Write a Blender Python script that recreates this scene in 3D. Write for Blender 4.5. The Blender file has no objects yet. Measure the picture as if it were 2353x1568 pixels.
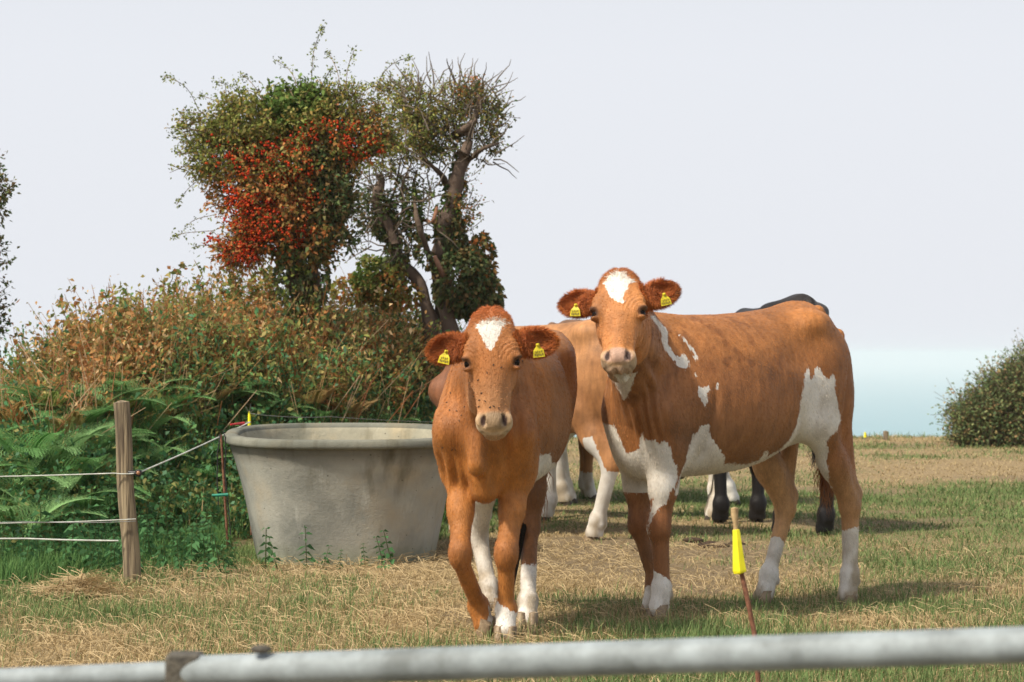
import bpy, math, random
import numpy as np
from mathutils import Vector, Matrix
HAZE_D = .00033
rnd = random.Random(7)
RNG = np.random.default_rng(11)
C = bpy.context.scene.collection
PI = math.pi

# ------------------------------------------------------------------ camera
FPX, CX, HY, CAMZ = 5556.0, 1176.5, 812.0, 1.09       # tracing scale of the photograph (2353 px wide)
cam_d = bpy.data.cameras.new("camera"); cam = bpy.data.objects.new("camera", cam_d); C.objects.link(cam)
cam.location = (0, 0, CAMZ); cam.rotation_euler = (PI/2, 0, 0)
cam_d.sensor_width = 36; cam_d.lens = 85.0; cam_d.shift_y = 28/2353
cam_d.clip_start = 0.1; cam_d.clip_end = 60000
cam_d.dof.use_dof = True; cam_d.dof.focus_distance = 9.7; cam_d.dof.aperture_fstop = 8.0
bpy.context.scene.camera = cam

# ------------------------------------------------------------------ light
SUN_AZ, SUN_EL = math.radians(-128), math.radians(50)   # azimuth from +Y clockwise; negative = left
w = bpy.data.worlds.new("World"); bpy.context.scene.world = w; w.use_nodes = True
wn = w.node_tree.nodes; wl = w.node_tree.links
bg = wn['Background']
sky = wn.new('ShaderNodeTexSky'); sky.sky_type = 'NISHITA'; sky.sun_disc = False
sky.sun_elevation = SUN_EL; sky.sun_rotation = SUN_AZ
sky.air_density = 1.0; sky.dust_density = 6.0; sky.ozone_density = 1.0; sky.altitude = 10
hs = wn.new('ShaderNodeMixRGB'); hs.blend_type = 'MIX'; 
geo = wn.new('ShaderNodeTexCoord'); sp = wn.new('ShaderNodeSeparateXYZ'); wl.new(geo.outputs['Generated'], sp.inputs[0])
vr = wn.new('ShaderNodeMapRange'); vr.inputs['From Min'].default_value = .12; vr.inputs['From Max'].default_value = .75
vr.inputs['To Min'].default_value = .93; vr.inputs['To Max'].default_value = .36     # the veil is thick low down, thin overhead
wl.new(sp.outputs['Z'], vr.inputs['Value']); wl.new(vr.outputs[0], hs.inputs[0])
hs.inputs[2].default_value = (8.5, 8.75, 9.3, 1)        # the white haze veil over the whole sky
wl.new(sky.outputs[0], hs.inputs[1]); wl.new(hs.outputs[0], bg.inputs[0])
bg.inputs[1].default_value = 0.10
sd = bpy.data.lights.new("sun", 'SUN'); sun = bpy.data.objects.new("sun", sd); C.objects.link(sun)
sd.energy = 4.7; sd.angle = math.radians(4); sd.color = (1.0, 0.91, 0.77)
sdir = Vector((math.sin(SUN_AZ)*math.cos(SUN_EL), math.cos(SUN_AZ)*math.cos(SUN_EL), math.sin(SUN_EL)))
sun.rotation_euler = sdir.to_track_quat('Z', 'Y').to_euler()
sc = bpy.context.scene
sc.view_settings.view_transform = 'Standard'; sc.view_settings.look = 'None'
sc.view_settings.exposure = 0.02; sc.view_settings.gamma = 1.0
sc.render.engine = 'CYCLES'
sc.cycles.use_denoising = True
sc.cycles.max_bounces = 6; sc.cycles.diffuse_bounces = 3; sc.cycles.transparent_max_bounces = 8
sc.cycles.volume_bounces = 3

# ------------------------------------------------------------------ helpers
def at(u, v, Y):
    return np.array([(u-CX)/FPX*Y, Y, CAMZ-(v-HY)/FPX*Y])
def tag(o, label=None, cat=None, group=None, kind=None):
    if label: o['label'] = label
    if cat: o['category'] = cat
    if group: o['group'] = group
    if kind: o['kind'] = kind
    return o
def thing(name, label, cat, loc=(0, 0, 0), rotz=0, group=None):
    o = bpy.data.objects.new(name, None); C.objects.link(o)
    o.location = tuple(loc); o.rotation_euler = (0, 0, rotz); o.empty_display_size = .1
    return tag(o, label, cat, group)
def mesh_np(name, V, F, mat, parent=None, col=None, attrs=None, smooth=True):
    """V (n,3); F array (m,k) or list of such arrays"""
    Fs = F if isinstance(F, list) else [F]
    Fs = [np.asarray(f, dtype=np.int32) for f in Fs if len(f)]
    me = bpy.data.meshes.new(name)
    V = np.asarray(V, dtype=np.float32)
    me.vertices.add(len(V)); me.vertices.foreach_set('co', V.ravel())
    nl = sum(f.size for f in Fs); nf = sum(len(f) for f in Fs)
    me.loops.add(nl); me.polygons.add(nf)
    me.loops.foreach_set('vertex_index', np.concatenate([f.ravel() for f in Fs]))
    tot = np.concatenate([np.full(len(f), f.shape[1], dtype=np.int32) for f in Fs])
    st = np.concatenate([[0], np.cumsum(tot)[:-1]]).astype(np.int32)
    me.polygons.foreach_set('loop_start', st)
    me.polygons.foreach_set('loop_total', tot)
    me.polygons.foreach_set('use_smooth', np.full(nf, smooth))
    me.update(calc_edges=True); me.validate()
    if col is not None:
        a = me.attributes.new('Col', 'FLOAT_COLOR', 'POINT')
        cc = np.ones((len(V), 4), dtype=np.float32); cc[:, :3] = col
        a.data.foreach_set('color', cc.ravel())
    if attrs:
        for k, v in attrs.items():
            a = me.attributes.new(k, 'FLOAT', 'POINT'); a.data.foreach_set('value', np.asarray(v, dtype=np.float32))
    if mat: me.materials.append(mat)
    o = bpy.data.objects.new(name, me); C.objects.link(o)
    if parent: o.parent = parent
    return o
class MB:
    def __init__(s): s.V = []; s.F3 = []; s.F4 = []; s.n = 0; s.c = []
    def add(s, V, F, col=None):
        V = np.asarray(V, float).reshape(-1, 3); F = np.asarray(F, int)
        s.V.append(V); (s.F4 if F.shape[1] == 4 else s.F3).append(F+s.n); s.n += len(V)
        s.c.append(np.broadcast_to(np.asarray(col if col is not None else (1, 1, 1), float), (len(V), 3)))
    def tube(s, pts, rad, n=8, col=None, caps=True):
        pts = np.asarray(pts, float); m = len(pts); rad = np.broadcast_to(np.asarray(rad, float), (m,))
        T = np.gradient(pts, axis=0); T /= np.linalg.norm(T, axis=1)[:, None]+1e-9
        up = np.array([0, 0, 1.]) if abs(T[0, 2]) < .9 else np.array([1., 0, 0])
        A = np.cross(T, up); A /= np.linalg.norm(A, axis=1)[:, None]+1e-9
        B = np.cross(T, A)
        th = np.linspace(0, 2*PI, n, endpoint=False)
        R = pts[:, None]+rad[:, None, None]*(np.cos(th)[None, :, None]*A[:, None]+np.sin(th)[None, :, None]*B[:, None])
        V = R.reshape(-1, 3)
        i = np.arange(m-1)[:, None]*n; j = np.arange(n)[None]; k = (j+1) % n
        F = np.stack([i+j, i+k, i+n+k, i+n+j], -1).reshape(-1, 4)
        s.add(V, F, col)
        if caps:
            for e, off in ((0, 0), (m-1, (m-1)*n)):
                V2 = np.vstack([R[e], pts[e]+T[e]*(-1 if e == 0 else 1)*rad[e]*.3])
                jj = np.arange(n); s.add(V2, np.stack([jj, (jj+1) % n, np.full(n, n)], 1), col)
    def box(s, c, h, col=None, R=None):
        V = np.array([[x, y, z] for x in (-1, 1) for y in (-1, 1) for z in (-1, 1)], float)*np.asarray(h)
        if R is not None: V = V@np.asarray(R).T
        s.add(V+np.asarray(c), [[0, 1, 3, 2], [4, 6, 7, 5], [0, 4, 5, 1], [2, 3, 7, 6], [0, 2, 6, 4], [1, 5, 7, 3]], col)
    def ball(s, c, r, n=10, col=None, R=None):
        r = np.broadcast_to(np.asarray(r, float), (3,))
        V = []; 
        for i in range(n//2+1):
            for j in range(n):
                a = PI*i/(n//2); b = 2*PI*j/n
                V.append((math.sin(a)*math.cos(b), math.sin(a)*math.sin(b), math.cos(a)))
        V = np.array(V)*r
        if R is not None: V = V@np.asarray(R).T
        i = np.arange(n//2)[:, None]*n; j = np.arange(n)[None]; k = (j+1) % n
        s.add(V+np.asarray(c), np.stack([i+j, i+k, i+n+k, i+n+j], -1).reshape(-1, 4), col)
    def build(s, name, mat, parent=None, smooth=True, usecol=True):
        V = np.vstack(s.V); F = []
        if s.F3: F.append(np.vstack(s.F3))
        if s.F4: F.append(np.vstack(s.F4))
        return mesh_np(name, V, F, mat, parent, np.vstack(s.c) if usecol else None, smooth=smooth)
# value noise
def hash3(i, j, k, seed=0):
    n = (i*374761393+j*668265263+k*1274126177+seed*974711) & 0xffffffff
    n = ((n ^ (n >> 13))*1274126177) & 0xffffffff
    n = (n ^ (n >> 16)) & 0xffffff
    return n.astype(np.float64)/0xffffff
def vnoise(P, seed=0):
    P = np.asarray(P, dtype=np.float64); I = np.floor(P).astype(np.int64); f = P-I; f = f*f*(3-2*f)
    r = 0
    for a in (0, 1):
        for b in (0, 1):
            for c in (0, 1):
                wgt = (f[..., 0] if a else 1-f[..., 0])*(f[..., 1] if b else 1-f[..., 1])*(f[..., 2] if c else 1-f[..., 2])
                r = r+wgt*hash3(I[..., 0]+a, I[..., 1]+b, I[..., 2]+c, seed)
    return r
def fbm(P, oct=3, seed=0):
    P = np.asarray(P, dtype=np.float64); r = 0; a = .5; t = 0
    for o in range(oct):
        r = r+a*vnoise(P*(2**o)+o*17.3, seed+o); t += a; a *= .5
    return r/t
def fbm2(x, y, s, oct=3, seed=0):
    x, y = np.broadcast_arrays(np.asarray(x, float), np.asarray(y, float))
    return fbm(np.stack([x*s, y*s, np.zeros_like(x)+seed*3.7], -1), oct, seed)
def sstep(a, b, x):
    t = np.clip((np.asarray(x, float)-a)/(b-a), 0, 1); return t*t*(3-2*t)
def lerp(a, b, t): return np.asarray(a)*(1-t)+np.asarray(b)*t

# ------------------------------------------------------------------ materials
def nmat(name):
    m = bpy.data.materials.new(name); m.use_nodes = True
    nt = m.node_tree; p = nt.nodes['Principled BSDF']
    return m, nt, p
def inp(p, k, v):
    if k in p.inputs: p.inputs[k].default_value = v
def N(nt, t, **kw):
    n = nt.nodes.new(t)
    for k, v in kw.items():
        if k.startswith('_'): setattr(n, k[1:], v)
    return n
def noise_col(name, c1, c2, scale=20, rough=.8, bump=.0, bscale=None, detail=5, metallic=0, stretch=None, ramp=(.35, .65), spec=.3):
    m, nt, p = nmat(name); L = nt.links
    tc = N(nt, 'ShaderNodeTexCoord'); mp = N(nt, 'ShaderNodeMapping')
    if stretch: mp.inputs['Scale'].default_value = stretch
    L.new(tc.outputs['Object'], mp.inputs[0])
    no = N(nt, 'ShaderNodeTexNoise'); no.inputs['Scale'].default_value = scale; no.inputs['Detail'].default_value = detail
    L.new(mp.outputs[0], no.inputs['Vector'])
    r = N(nt, 'ShaderNodeValToRGB'); r.color_ramp.elements[0].position = ramp[0]; r.color_ramp.elements[1].position = ramp[1]
    r.color_ramp.elements[0].color = (*c1, 1); r.color_ramp.elements[1].color = (*c2, 1)
    L.new(no.outputs[0], r.inputs[0]); L.new(r.outputs[0], p.inputs['Base Color'])
    inp(p, 'Roughness', rough); inp(p, 'Metallic', metallic); inp(p, 'Specular IOR Level', spec)
    if bump:
        n2 = N(nt, 'ShaderNodeTexNoise'); n2.inputs['Scale'].default_value = bscale or scale*3; n2.inputs['Detail'].default_value = 6
        L.new(mp.outputs[0], n2.inputs['Vector'])
        b = N(nt, 'ShaderNodeBump'); b.inputs['Strength'].default_value = bump; b.inputs['Distance'].default_value = .01
        L.new(n2.outputs[0], b.inputs['Height']); L.new(b.outputs[0], p.inputs['Normal'])
    return m
def leaf_mat(name, trans=.38, rough=.7, spec=.15, var=.25):
    m, nt, p = nmat(name); L = nt.links
    a = N(nt, 'ShaderNodeAttribute'); a.attribute_name = 'Col'
    L.new(a.outputs['Color'], p.inputs['Base Color']); inp(p, 'Roughness', rough); inp(p, 'Specular IOR Level', spec)
    t = N(nt, 'ShaderNodeBsdfTranslucent'); L.new(a.outputs['Color'], t.inputs[0])
    mx = N(nt, 'ShaderNodeMixShader'); mx.inputs[0].default_value = trans
    out = nt.nodes['Material Output']
    L.new(p.outputs[0], mx.inputs[1]); L.new(t.outputs[0], mx.inputs[2]); L.new(mx.outputs[0], out.inputs[0])
    return m
M_LEAF = leaf_mat('leaf')
M_GRASS = leaf_mat('grass_blade', .25, .7, .15)
M_HAIR = leaf_mat('cow_hair', .15, .6, .2)
def col_mat(name, rough=.8, bump=0, bscale=60, spec=.3):
    m, nt, p = nmat(name); L = nt.links
    a = N(nt, 'ShaderNodeAttribute'); a.attribute_name = 'Col'
    L.new(a.outputs['Color'], p.inputs['Base Color']); inp(p, 'Roughness', rough); inp(p, 'Specular IOR Level', spec)
    if bump:
        tc = N(nt, 'ShaderNodeTexCoord')
        n2 = N(nt, 'ShaderNodeTexNoise'); n2.inputs['Scale'].default_value = bscale; n2.inputs['Detail'].default_value = 6
        L.new(tc.outputs['Object'], n2.inputs['Vector'])
        b = N(nt, 'ShaderNodeBump'); b.inputs['Strength'].default_value = bump; b.inputs['Distance'].default_value = .01
        L.new(n2.outputs[0], b.inputs['Height']); L.new(b.outputs[0], p.inputs['Normal'])
    return m
M_BARK = col_mat('bark', .9, .8, 40)
# ------------------------------------------------------------------ implicit surfaces
def unit(v): v = np.asarray(v, float); return v/(np.linalg.norm(v)+1e-12)
def frame(xdir, ydir):
    x = unit(xdir); z = unit(np.cross(x, ydir)); y = np.cross(z, x); return np.stack([x, y, z])   # rows
class Cone:
    def __init__(s, a, b, ra, rb, sq=None, q=1.0):
        s.a = np.asarray(a, np.float32); s.b = np.asarray(b, np.float32); s.ra = ra; s.rb = rb
        s.sq = None if sq is None else unit(sq).astype(np.float32); s.q = q
        s.c = (s.a+s.b)/2; s.R = np.linalg.norm(s.b-s.a)/2+max(ra, rb)
    def d(s, P):
        ab = s.b-s.a; t = np.clip(((P-s.a)@ab)/max(ab@ab, 1e-9), 0, 1)
        r = P-s.a-t[:, None]*ab
        if s.sq is not None: r = r+(s.q-1)*(r@s.sq)[:, None]*s.sq
        return np.sqrt((r*r).sum(1))-(s.ra+(s.rb-s.ra)*t)
class Ell:
    def __init__(s, c, r, fr=None):
        s.c = np.asarray(c, np.float32); s.r = np.asarray(r, np.float32); s.R = float(max(r))
        s.fr = None if fr is None else np.asarray(fr, np.float32)
    def d(s, P):
        q = P-s.c
        if s.fr is not None: q = q@s.fr.T
        k0 = np.sqrt(((q/s.r)**2).sum(1)); k1 = np.sqrt(((q/(s.r*s.r))**2).sum(1))+1e-9
        return k0*(k0-1)/k1
def smooth_table(rows, n=160):
    rows = np.asarray(rows, float); x = rows[:, 0]; xs = np.linspace(x[0], x[-1], n)
    out = [xs]
    for j in range(1, rows.shape[1]):
        y = rows[:, j]; h = np.diff(x); dlt = np.diff(y)/h
        m = np.zeros(len(x)); m[0] = dlt[0]; m[-1] = dlt[-1]
        for i in range(1, len(x)-1):
            m[i] = 0 if dlt[i-1]*dlt[i] <= 0 else 2*dlt[i-1]*dlt[i]/(dlt[i-1]+dlt[i])
        k = np.clip(np.searchsorted(x, xs)-1, 0, len(x)-2); t = (xs-x[k])/h[k]
        out.append((2*t**3-3*t**2+1)*y[k]+(t**3-2*t**2+t)*h[k]*m[k]+(-2*t**3+3*t**2)*y[k+1]+(t**3-t**2)*h[k]*m[k+1])
    return np.array(out)
class Prof:
    """lofted cross sections: rows (x, top, bottom, halfwidth, z_widest, exponent_top, exponent_bottom)"""
    def __init__(s, rows, origin=(0, 0, 0), fr=None):
        s.T = smooth_table(rows); s.o = np.asarray(origin, np.float32); s.fr = None if fr is None else np.asarray(fr, np.float32)
        x0, x1 = s.T[0][0], s.T[0][-1]; zz = (s.T[1].max()+s.T[2].min())/2
        c = np.array([(x0+x1)/2, 0, zz]); s.R = math.hypot((x1-x0)/2, s.T[1].max()-zz)+s.T[3].max()*.5
        s.c = (s.o+(c if s.fr is None else c@s.fr)).astype(np.float32)
    def d(s, P):
        q = P-s.o
        if s.fr is not None: q = q@s.fr.T
        T = s.T; x = q[:, 0]; xc = np.clip(x, T[0][0], T[0][-1])
        zt, zb, wd, zw, et, eb = [np.interp(xc, T[0], T[j]) for j in range(1, 7)]
        z = q[:, 2]; up = z > zw
        hh = np.where(up, zt-zw, zw-zb); u = np.abs(z-zw)/hh; e = np.where(up, et, eb); v = np.abs(q[:, 1])/wd
        rho = (u**e+v**e+1e-9)**(1/e)
        L = np.sqrt((z-zw)**2+q[:, 1]**2)+1e-6
        d = L*(1-1/rho)*.92
        ex = np.abs(x-xc)
        return np.where(ex > 0, np.sqrt(np.maximum(d, 0)**2+ex**2)+np.minimum(d, 0)*0, d).astype(np.float32)
def field(groups, P):
    """groups: list of (k, [ops]); op = (prim, k, mode) mode +1 union, -1 cut"""
    D = np.full(len(P), 9.0, np.float32)
    for gk, ops in groups:
        G = np.full(len(P), 9.0, np.float32)
        for prim, k, mode in ops:
            dd = P-prim.c; idx = np.where((dd*dd).sum(1) < (prim.R+.10+k)**2)[0]
            if not len(idx): continue
            d = prim.d(P[idx]); g = G[idx]
            if mode > 0:
                h = np.maximum(k-np.abs(g-d), 0)/max(k, 1e-6); G[idx] = np.minimum(g, d)-h*h*k*.25
            else:
                d = -d; h = np.maximum(k-np.abs(g-d), 0)/max(k, 1e-6); G[idx] = np.maximum(g, d)+h*h*k*.25
        h = np.maximum(gk-np.abs(D-G), 0)/max(gk, 1e-6); D = np.minimum(D, G)-h*h*gk*.25
    return D
def extract(groups, lo, hi, h):
    c = h*4; lo = np.asarray(lo, float); n = np.ceil((np.asarray(hi)-lo)/c).astype(int)
    ax = [lo[i]+np.arange(n[i]+1)*c for i in range(3)]
    G = np.stack(np.meshgrid(*ax, indexing='ij'), -1).reshape(-1, 3).astype(np.float32)
    D = field(groups, G).reshape(n+1)
    cor = [D[a:n[0]+a, b:n[1]+b, d:n[2]+d] for a in (0, 1) for b in (0, 1) for d in (0, 1)]
    mn = np.minimum.reduce(cor); mx = np.maximum.reduce(cor); act = np.argwhere((mn < c*1.1) & (mx > -c*1.1))
    S = n*4+1
    F = np.repeat(np.repeat(np.repeat(np.where(D[:n[0]+1, :n[1]+1, :n[2]+1] < 0, -1., 1.).astype(np.float32), 4, 0), 4, 1), 4, 2)[:S[0], :S[1], :S[2]]
    F = np.ascontiguousarray(F)
    o = np.stack(np.meshgrid(*[np.arange(4)]*3, indexing='ij'), -1).reshape(-1, 3)
    I = (act[:, None]*4+o[None]).reshape(-1, 3)
    for s in range(0, len(I), 400000):
        J = I[s:s+400000]; F[J[:, 0], J[:, 1], J[:, 2]] = field(groups, (lo+J*h).astype(np.float32))
    neg = F < 0
    cs = neg[:-1, :-1, :-1].astype(np.uint8)
    cnt = np.zeros(np.array(F.shape)-1, np.uint8)
    for a in (0, 1):
        for b in (0, 1):
            for d in (0, 1):
                cnt += neg[a:F.shape[0]-1+a, b:F.shape[1]-1+b, d:F.shape[2]-1+d]
    cells = np.argwhere((cnt > 0) & (cnt < 8))
    vid = np.full(cnt.shape, -1, np.int32); vid[tuple(cells.T)] = np.arange(len(cells))
    acc = np.zeros((len(cells), 3)); num = np.zeros(len(cells))
    cs8 = np.array([[a, b, d] for a in (0, 1) for b in (0, 1) for d in (0, 1)])
    for i in range(8):
        for j in range(i+1, 8):
            if np.abs(cs8[i]-cs8[j]).sum() != 1: continue
            fa = F[tuple((cells+cs8[i]).T)]; fb = F[tuple((cells+cs8[j]).T)]; m = (fa < 0) != (fb < 0)
            t = (fa/(fa-fb+1e-12))[m][:, None]
            acc[m] += cs8[i]+t*(cs8[j]-cs8[i]); num[m] += 1
    V = lo+(cells+acc/np.maximum(num, 1)[:, None])*h
    quads = []
    for axi in range(3):
        sl0 = [slice(None)]*3; sl1 = [slice(None)]*3; sl0[axi] = slice(0, -1); sl1[axi] = slice(1, None)
        ch = neg[tuple(sl0)] != neg[tuple(sl1)]; E = np.argwhere(ch)
        b, d = [(1, 2), (2, 0), (0, 1)][axi]
        ok = (E[:, b] > 0) & (E[:, d] > 0) & (E[:, b] < cnt.shape[b]) & (E[:, d] < cnt.shape[d]); E = E[ok]
        ids = []
        for ob, od in ((1, 1), (0, 1), (0, 0), (1, 0)):
            c2 = E.copy(); c2[:, b] -= ob; c2[:, d] -= od; ids.append(vid[tuple(c2.T)])
        q = np.stack(ids, 1); flip = ~neg[tuple(E.T)]; q[flip] = q[flip][:, ::-1]
        quads.append(q[(q >= 0).all(1)])
    return V, np.vstack(quads)
def vnormals(V, Q):
    n = np.cross(V[Q[:, 2]]-V[Q[:, 0]], V[Q[:, 3]]-V[Q[:, 1]]); Nn = np.zeros_like(V)
    for j in range(4): np.add.at(Nn, Q[:, j], n)
    return Nn/(np.linalg.norm(Nn, axis=1)[:, None]+1e-12)
def relax(V, Q, it=2, lam=.4):
    n = len(V); deg = np.zeros(n)
    E = np.vstack([Q[:, [0, 1]], Q[:, [1, 2]], Q[:, [2, 3]], Q[:, [3, 0]]])
    for _ in range(it):
        S = np.zeros_like(V); deg = np.bincount(E[:, 0], minlength=n)+np.bincount(E[:, 1], minlength=n)
        for k in range(3):
            S[:, k] = np.bincount(E[:, 0], V[E[:, 1], k], n)+np.bincount(E[:, 1], V[E[:, 0], k], n)
        V = V*(1-lam)+lam*S/np.maximum(deg, 1)[:, None]
    return V
def poly_sd(px, py, poly):
    """signed distance to polygon, negative inside"""
    poly = np.asarray(poly, float); n = len(poly); best = np.full(px.shape, 1e9); ins = np.zeros(px.shape, bool)
    for i in range(n):
        a = poly[i]; b = poly[(i+1) % n]; e = b-a; wx = px-a[0]; wy = py-a[1]
        t = np.clip((wx*e[0]+wy*e[1])/max(e@e, 1e-12), 0, 1)
        dx = wx-t*e[0]; dy = wy-t*e[1]; best = np.minimum(best, dx*dx+dy*dy)
        c = (a[1] > py) != (b[1] > py)
        with np.errstate(divide='ignore', invalid='ignore'):
            xi = (b[0]-a[0])*(py-a[1])/(b[1]-a[1]+1e-12)+a[0]
        ins ^= c & (px < xi)
    return np.where(ins, -1, 1)*np.sqrt(best)

# coat material: Col = pigment with flank shade painted in, attribute white = signed distance (m) to the white markings
def coat_mat(name, rough=.52):
    m, nt, p = nmat(name); L = nt.links
    a = N(nt, 'ShaderNodeAttribute'); a.attribute_name = 'Col'
    wt = N(nt, 'ShaderNodeAttribute'); wt.attribute_name = 'white'
    tc = N(nt, 'ShaderNodeTexCoord')
    mp = N(nt, 'ShaderNodeMapping'); mp.inputs['Scale'].default_value = (1.2, 1.2, .45)
    L.new(tc.outputs['Object'], mp.inputs[0])
    n1 = N(nt, 'ShaderNodeTexNoise'); n1.inputs['Scale'].default_value = 75; n1.inputs['Detail'].default_value = 4
    L.new(mp.outputs[0], n1.inputs['Vector'])
    ms = N(nt, 'ShaderNodeMath'); ms.operation = 'MULTIPLY_ADD'; ms.inputs[1].default_value = .030; ms.inputs[2].default_value = -.015
    L.new(n1.outputs[0], ms.inputs[0])
    ad = N(nt, 'ShaderNodeMath'); ad.operation = 'ADD'; L.new(wt.outputs['Fac'], ad.inputs[0]); L.new(ms.outputs[0], ad.inputs[1])
    mr = N(nt, 'ShaderNodeMapRange'); mr.inputs['From Min'].default_value = .0015; mr.inputs['From Max'].default_value = -.0015
    L.new(ad.outputs[0], mr.inputs['Value'])
    # pigment variation: fine streaks of hair, broad blotches
    n2 = N(nt, 'ShaderNodeTexNoise'); n2.inputs['Scale'].default_value = 6; n2.inputs['Detail'].default_value = 8; n2.inputs['Roughness'].default_value = .62
    L.new(tc.outputs['Object'], n2.inputs['Vector'])
    r2 = N(nt, 'ShaderNodeMapRange'); r2.inputs['From Min'].default_value = .3; r2.inputs['From Max'].default_value = .7
    r2.inputs['To Min'].default_value = .66; r2.inputs['To Max'].default_value = 1.32; L.new(n2.outputs[0], r2.inputs['Value'])
    mp4 = N(nt, 'ShaderNodeMapping'); mp4.inputs['Scale'].default_value = (1.5, 1.5, .22); mp4.inputs['Rotation'].default_value = (0, .35, 0); L.new(tc.outputs['Object'], mp4.inputs[0])
    n4 = N(nt, 'ShaderNodeTexNoise'); n4.inputs['Scale'].default_value = 34; n4.inputs['Detail'].default_value = 5; L.new(mp4.outputs[0], n4.inputs['Vector'])
    r4 = N(nt, 'ShaderNodeMapRange'); r4.inputs['From Min'].default_value = .3; r4.inputs['From Max'].default_value = .7; r4.inputs['To Min'].default_value = .82; r4.inputs['To Max'].default_value = 1.18; L.new(n4.outputs[0], r4.inputs['Value'])
    m4 = N(nt, 'ShaderNodeMath'); m4.operation = 'MULTIPLY'; L.new(r2.outputs[0], m4.inputs[0]); L.new(r4.outputs[0], m4.inputs[1]); r2 = m4
    mu = N(nt, 'ShaderNodeVectorMath'); mu.operation = 'SCALE'; L.new(a.outputs['Color'], mu.inputs[0]); L.new(r2.outputs[0], mu.inputs['Scale'])
    wh = N(nt, 'ShaderNodeValToRGB'); wh.color_ramp.elements[0].color = (.42, .37, .30, 1); wh.color_ramp.elements[1].color = (.74, .71, .65, 1)
    wh.color_ramp.elements[0].position = .25; wh.color_ramp.elements[1].position = .5
    L.new(n2.outputs[0], wh.inputs[0])
    gr = N(nt, 'ShaderNodeAttribute'); gr.attribute_name = 'grime'
    wg = N(nt, 'ShaderNodeMixRGB'); L.new(gr.outputs['Fac'], wg.inputs[0]); L.new(wh.outputs[0], wg.inputs[1]); wg.inputs[2].default_value = (.34, .27, .18, 1); wh = wg
    mx = N(nt, 'ShaderNodeMixRGB'); L.new(mr.outputs[0], mx.inputs[0]); L.new(mu.outputs[0], mx.inputs[1]); L.new(wh.outputs[0], mx.inputs[2])
    L.new(mx.outputs[0], p.inputs['Base Color'])
    inp(p, 'Roughness', rough); inp(p, 'Specular IOR Level', .32)
    inp(p, 'Sheen Weight', .05); inp(p, 'Sheen Roughness', .4); inp(p, 'Sheen Tint', (1, .85, .7, 1))
    mp3 = N(nt, 'ShaderNodeMapping'); mp3.inputs['Scale'].default_value = (1.6, 1.6, .35); L.new(tc.outputs['Object'], mp3.inputs[0])
    n3 = N(nt, 'ShaderNodeTexNoise'); n3.inputs['Scale'].default_value = 160; n3.inputs['Detail'].default_value = 4; L.new(mp3.outputs[0], n3.inputs['Vector'])
    b = N(nt, 'ShaderNodeBump'); b.inputs['Strength'].default_value = .6; b.inputs['Distance'].default_value = .006
    L.new(n3.outputs[0], b.inputs['Height']); L.new(b.outputs[0], p.inputs['Normal'])
    return m
M_COAT = coat_mat('cow_coat')
def simple(name, c, rough=.5, metallic=0, spec=.5, bump=0):
    return noise_col(name, tuple(x*.8 for x in c), tuple(min(1, x*1.15) for x in c), 30, rough, bump, metallic=metallic, spec=spec)
M_EYE = simple('eye', (.008, .005, .004), .32, spec=.10)
M_HOOF = noise_col('hoof', (.16, .11, .065), (.34, .26, .17), 25, .5, .3)
M_HOOFD = noise_col('dark_hoof', (.03, .025, .022), (.09, .07, .05), 25, .5, .3)
M_TAG = noise_col('ear_tag_plastic', (.42, .34, .015), (.72, .60, .03), 60, .5)
M_MARK = simple('tag_print', (.22, .17, .02), .7)
M_FLY = simple('fly', (.012, .011, .010), .3)

TORSO = [  # x, top, bottom, halfwidth, z widest, exp top, exp bottom
 (-.785, 1.17, 1.0, .05, 1.09, 2, 2), (-.76, 1.235, .90, .115, 1.08, 1.9, 2), (-.71, 1.285, .82, .165, 1.07, 1.8, 2), (-.63, 1.325, .74, .205, 1.05, 1.75, 2),
 (-.55, 1.325, .70, .225, 1.03, 1.75, 2.1), (-.42, 1.295, .665, .235, .99, 1.9, 2.1), (-.20, 1.268, .60, .275, .90, 2.0, 2.2), (.0, 1.258, .572, .295, .865, 1.95, 2.2),
 (.18, 1.255, .565, .275, .86, 1.85, 2.2), (.36, 1.262, .56, .225, .87, 1.6, 2.1), (.45, 1.23, .56, .200, .88, 1.7, 2.0), (.51, 1.17, .585, .165, .87, 1.9, 2.0),
 (.555, 1.08, .63, .115, .86, 2, 2), (.585, .98, .72, .06, .85, 2, 2)]
HEADROWS = [  # t, front, back, halfwidth, n widest, exps
 (-.004, .012, -.03, .03, -.008, 2, 2), (.012, .034, -.06, .058, -.01, 2, 2), (.04, .05, -.085, .080, -.01, 2.1, 2), (.09, .062, -.105, .094, .0, 2.3, 2), (.15, .066, -.125, .098, .004, 2.5, 2),
 (.20, .064, -.14, .094, .0, 2.5, 2), (.26, .058, -.14, .079, -.005, 2.4, 2), (.32, .052, -.118, .066, -.01, 2.3, 2), (.37, .048, -.095, .058, -.01, 2.3, 2), (.415, .046, -.078, .056, -.008, 2.2, 2),
 (.45, .034, -.068, .05, -.01, 2.2, 2), (.472, .01, -.05, .032, -.015, 2, 2)]
def joints():
    J = {}
    for s, n in ((1, 'L'), (-1, 'R')):
        J['F'+n] = dict(scap=(.34, .11*s, 1.10), sho=(.54, .15*s, .86), elb=(.40, .145*s, .70), kne=(.44, .125*s, .385), fet=(.435, .125*s, .125), hoof=(.465, .125*s, .0))
        J['H'+n] = dict(hip=(-.60, .13*s, 1.06), sti=(-.40, .175*s, .76), hock=(-.70, .14*s, .47), fet=(-.655, .14*s, .125), hoof=(-.62, .14*s, .0))
    return J
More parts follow.
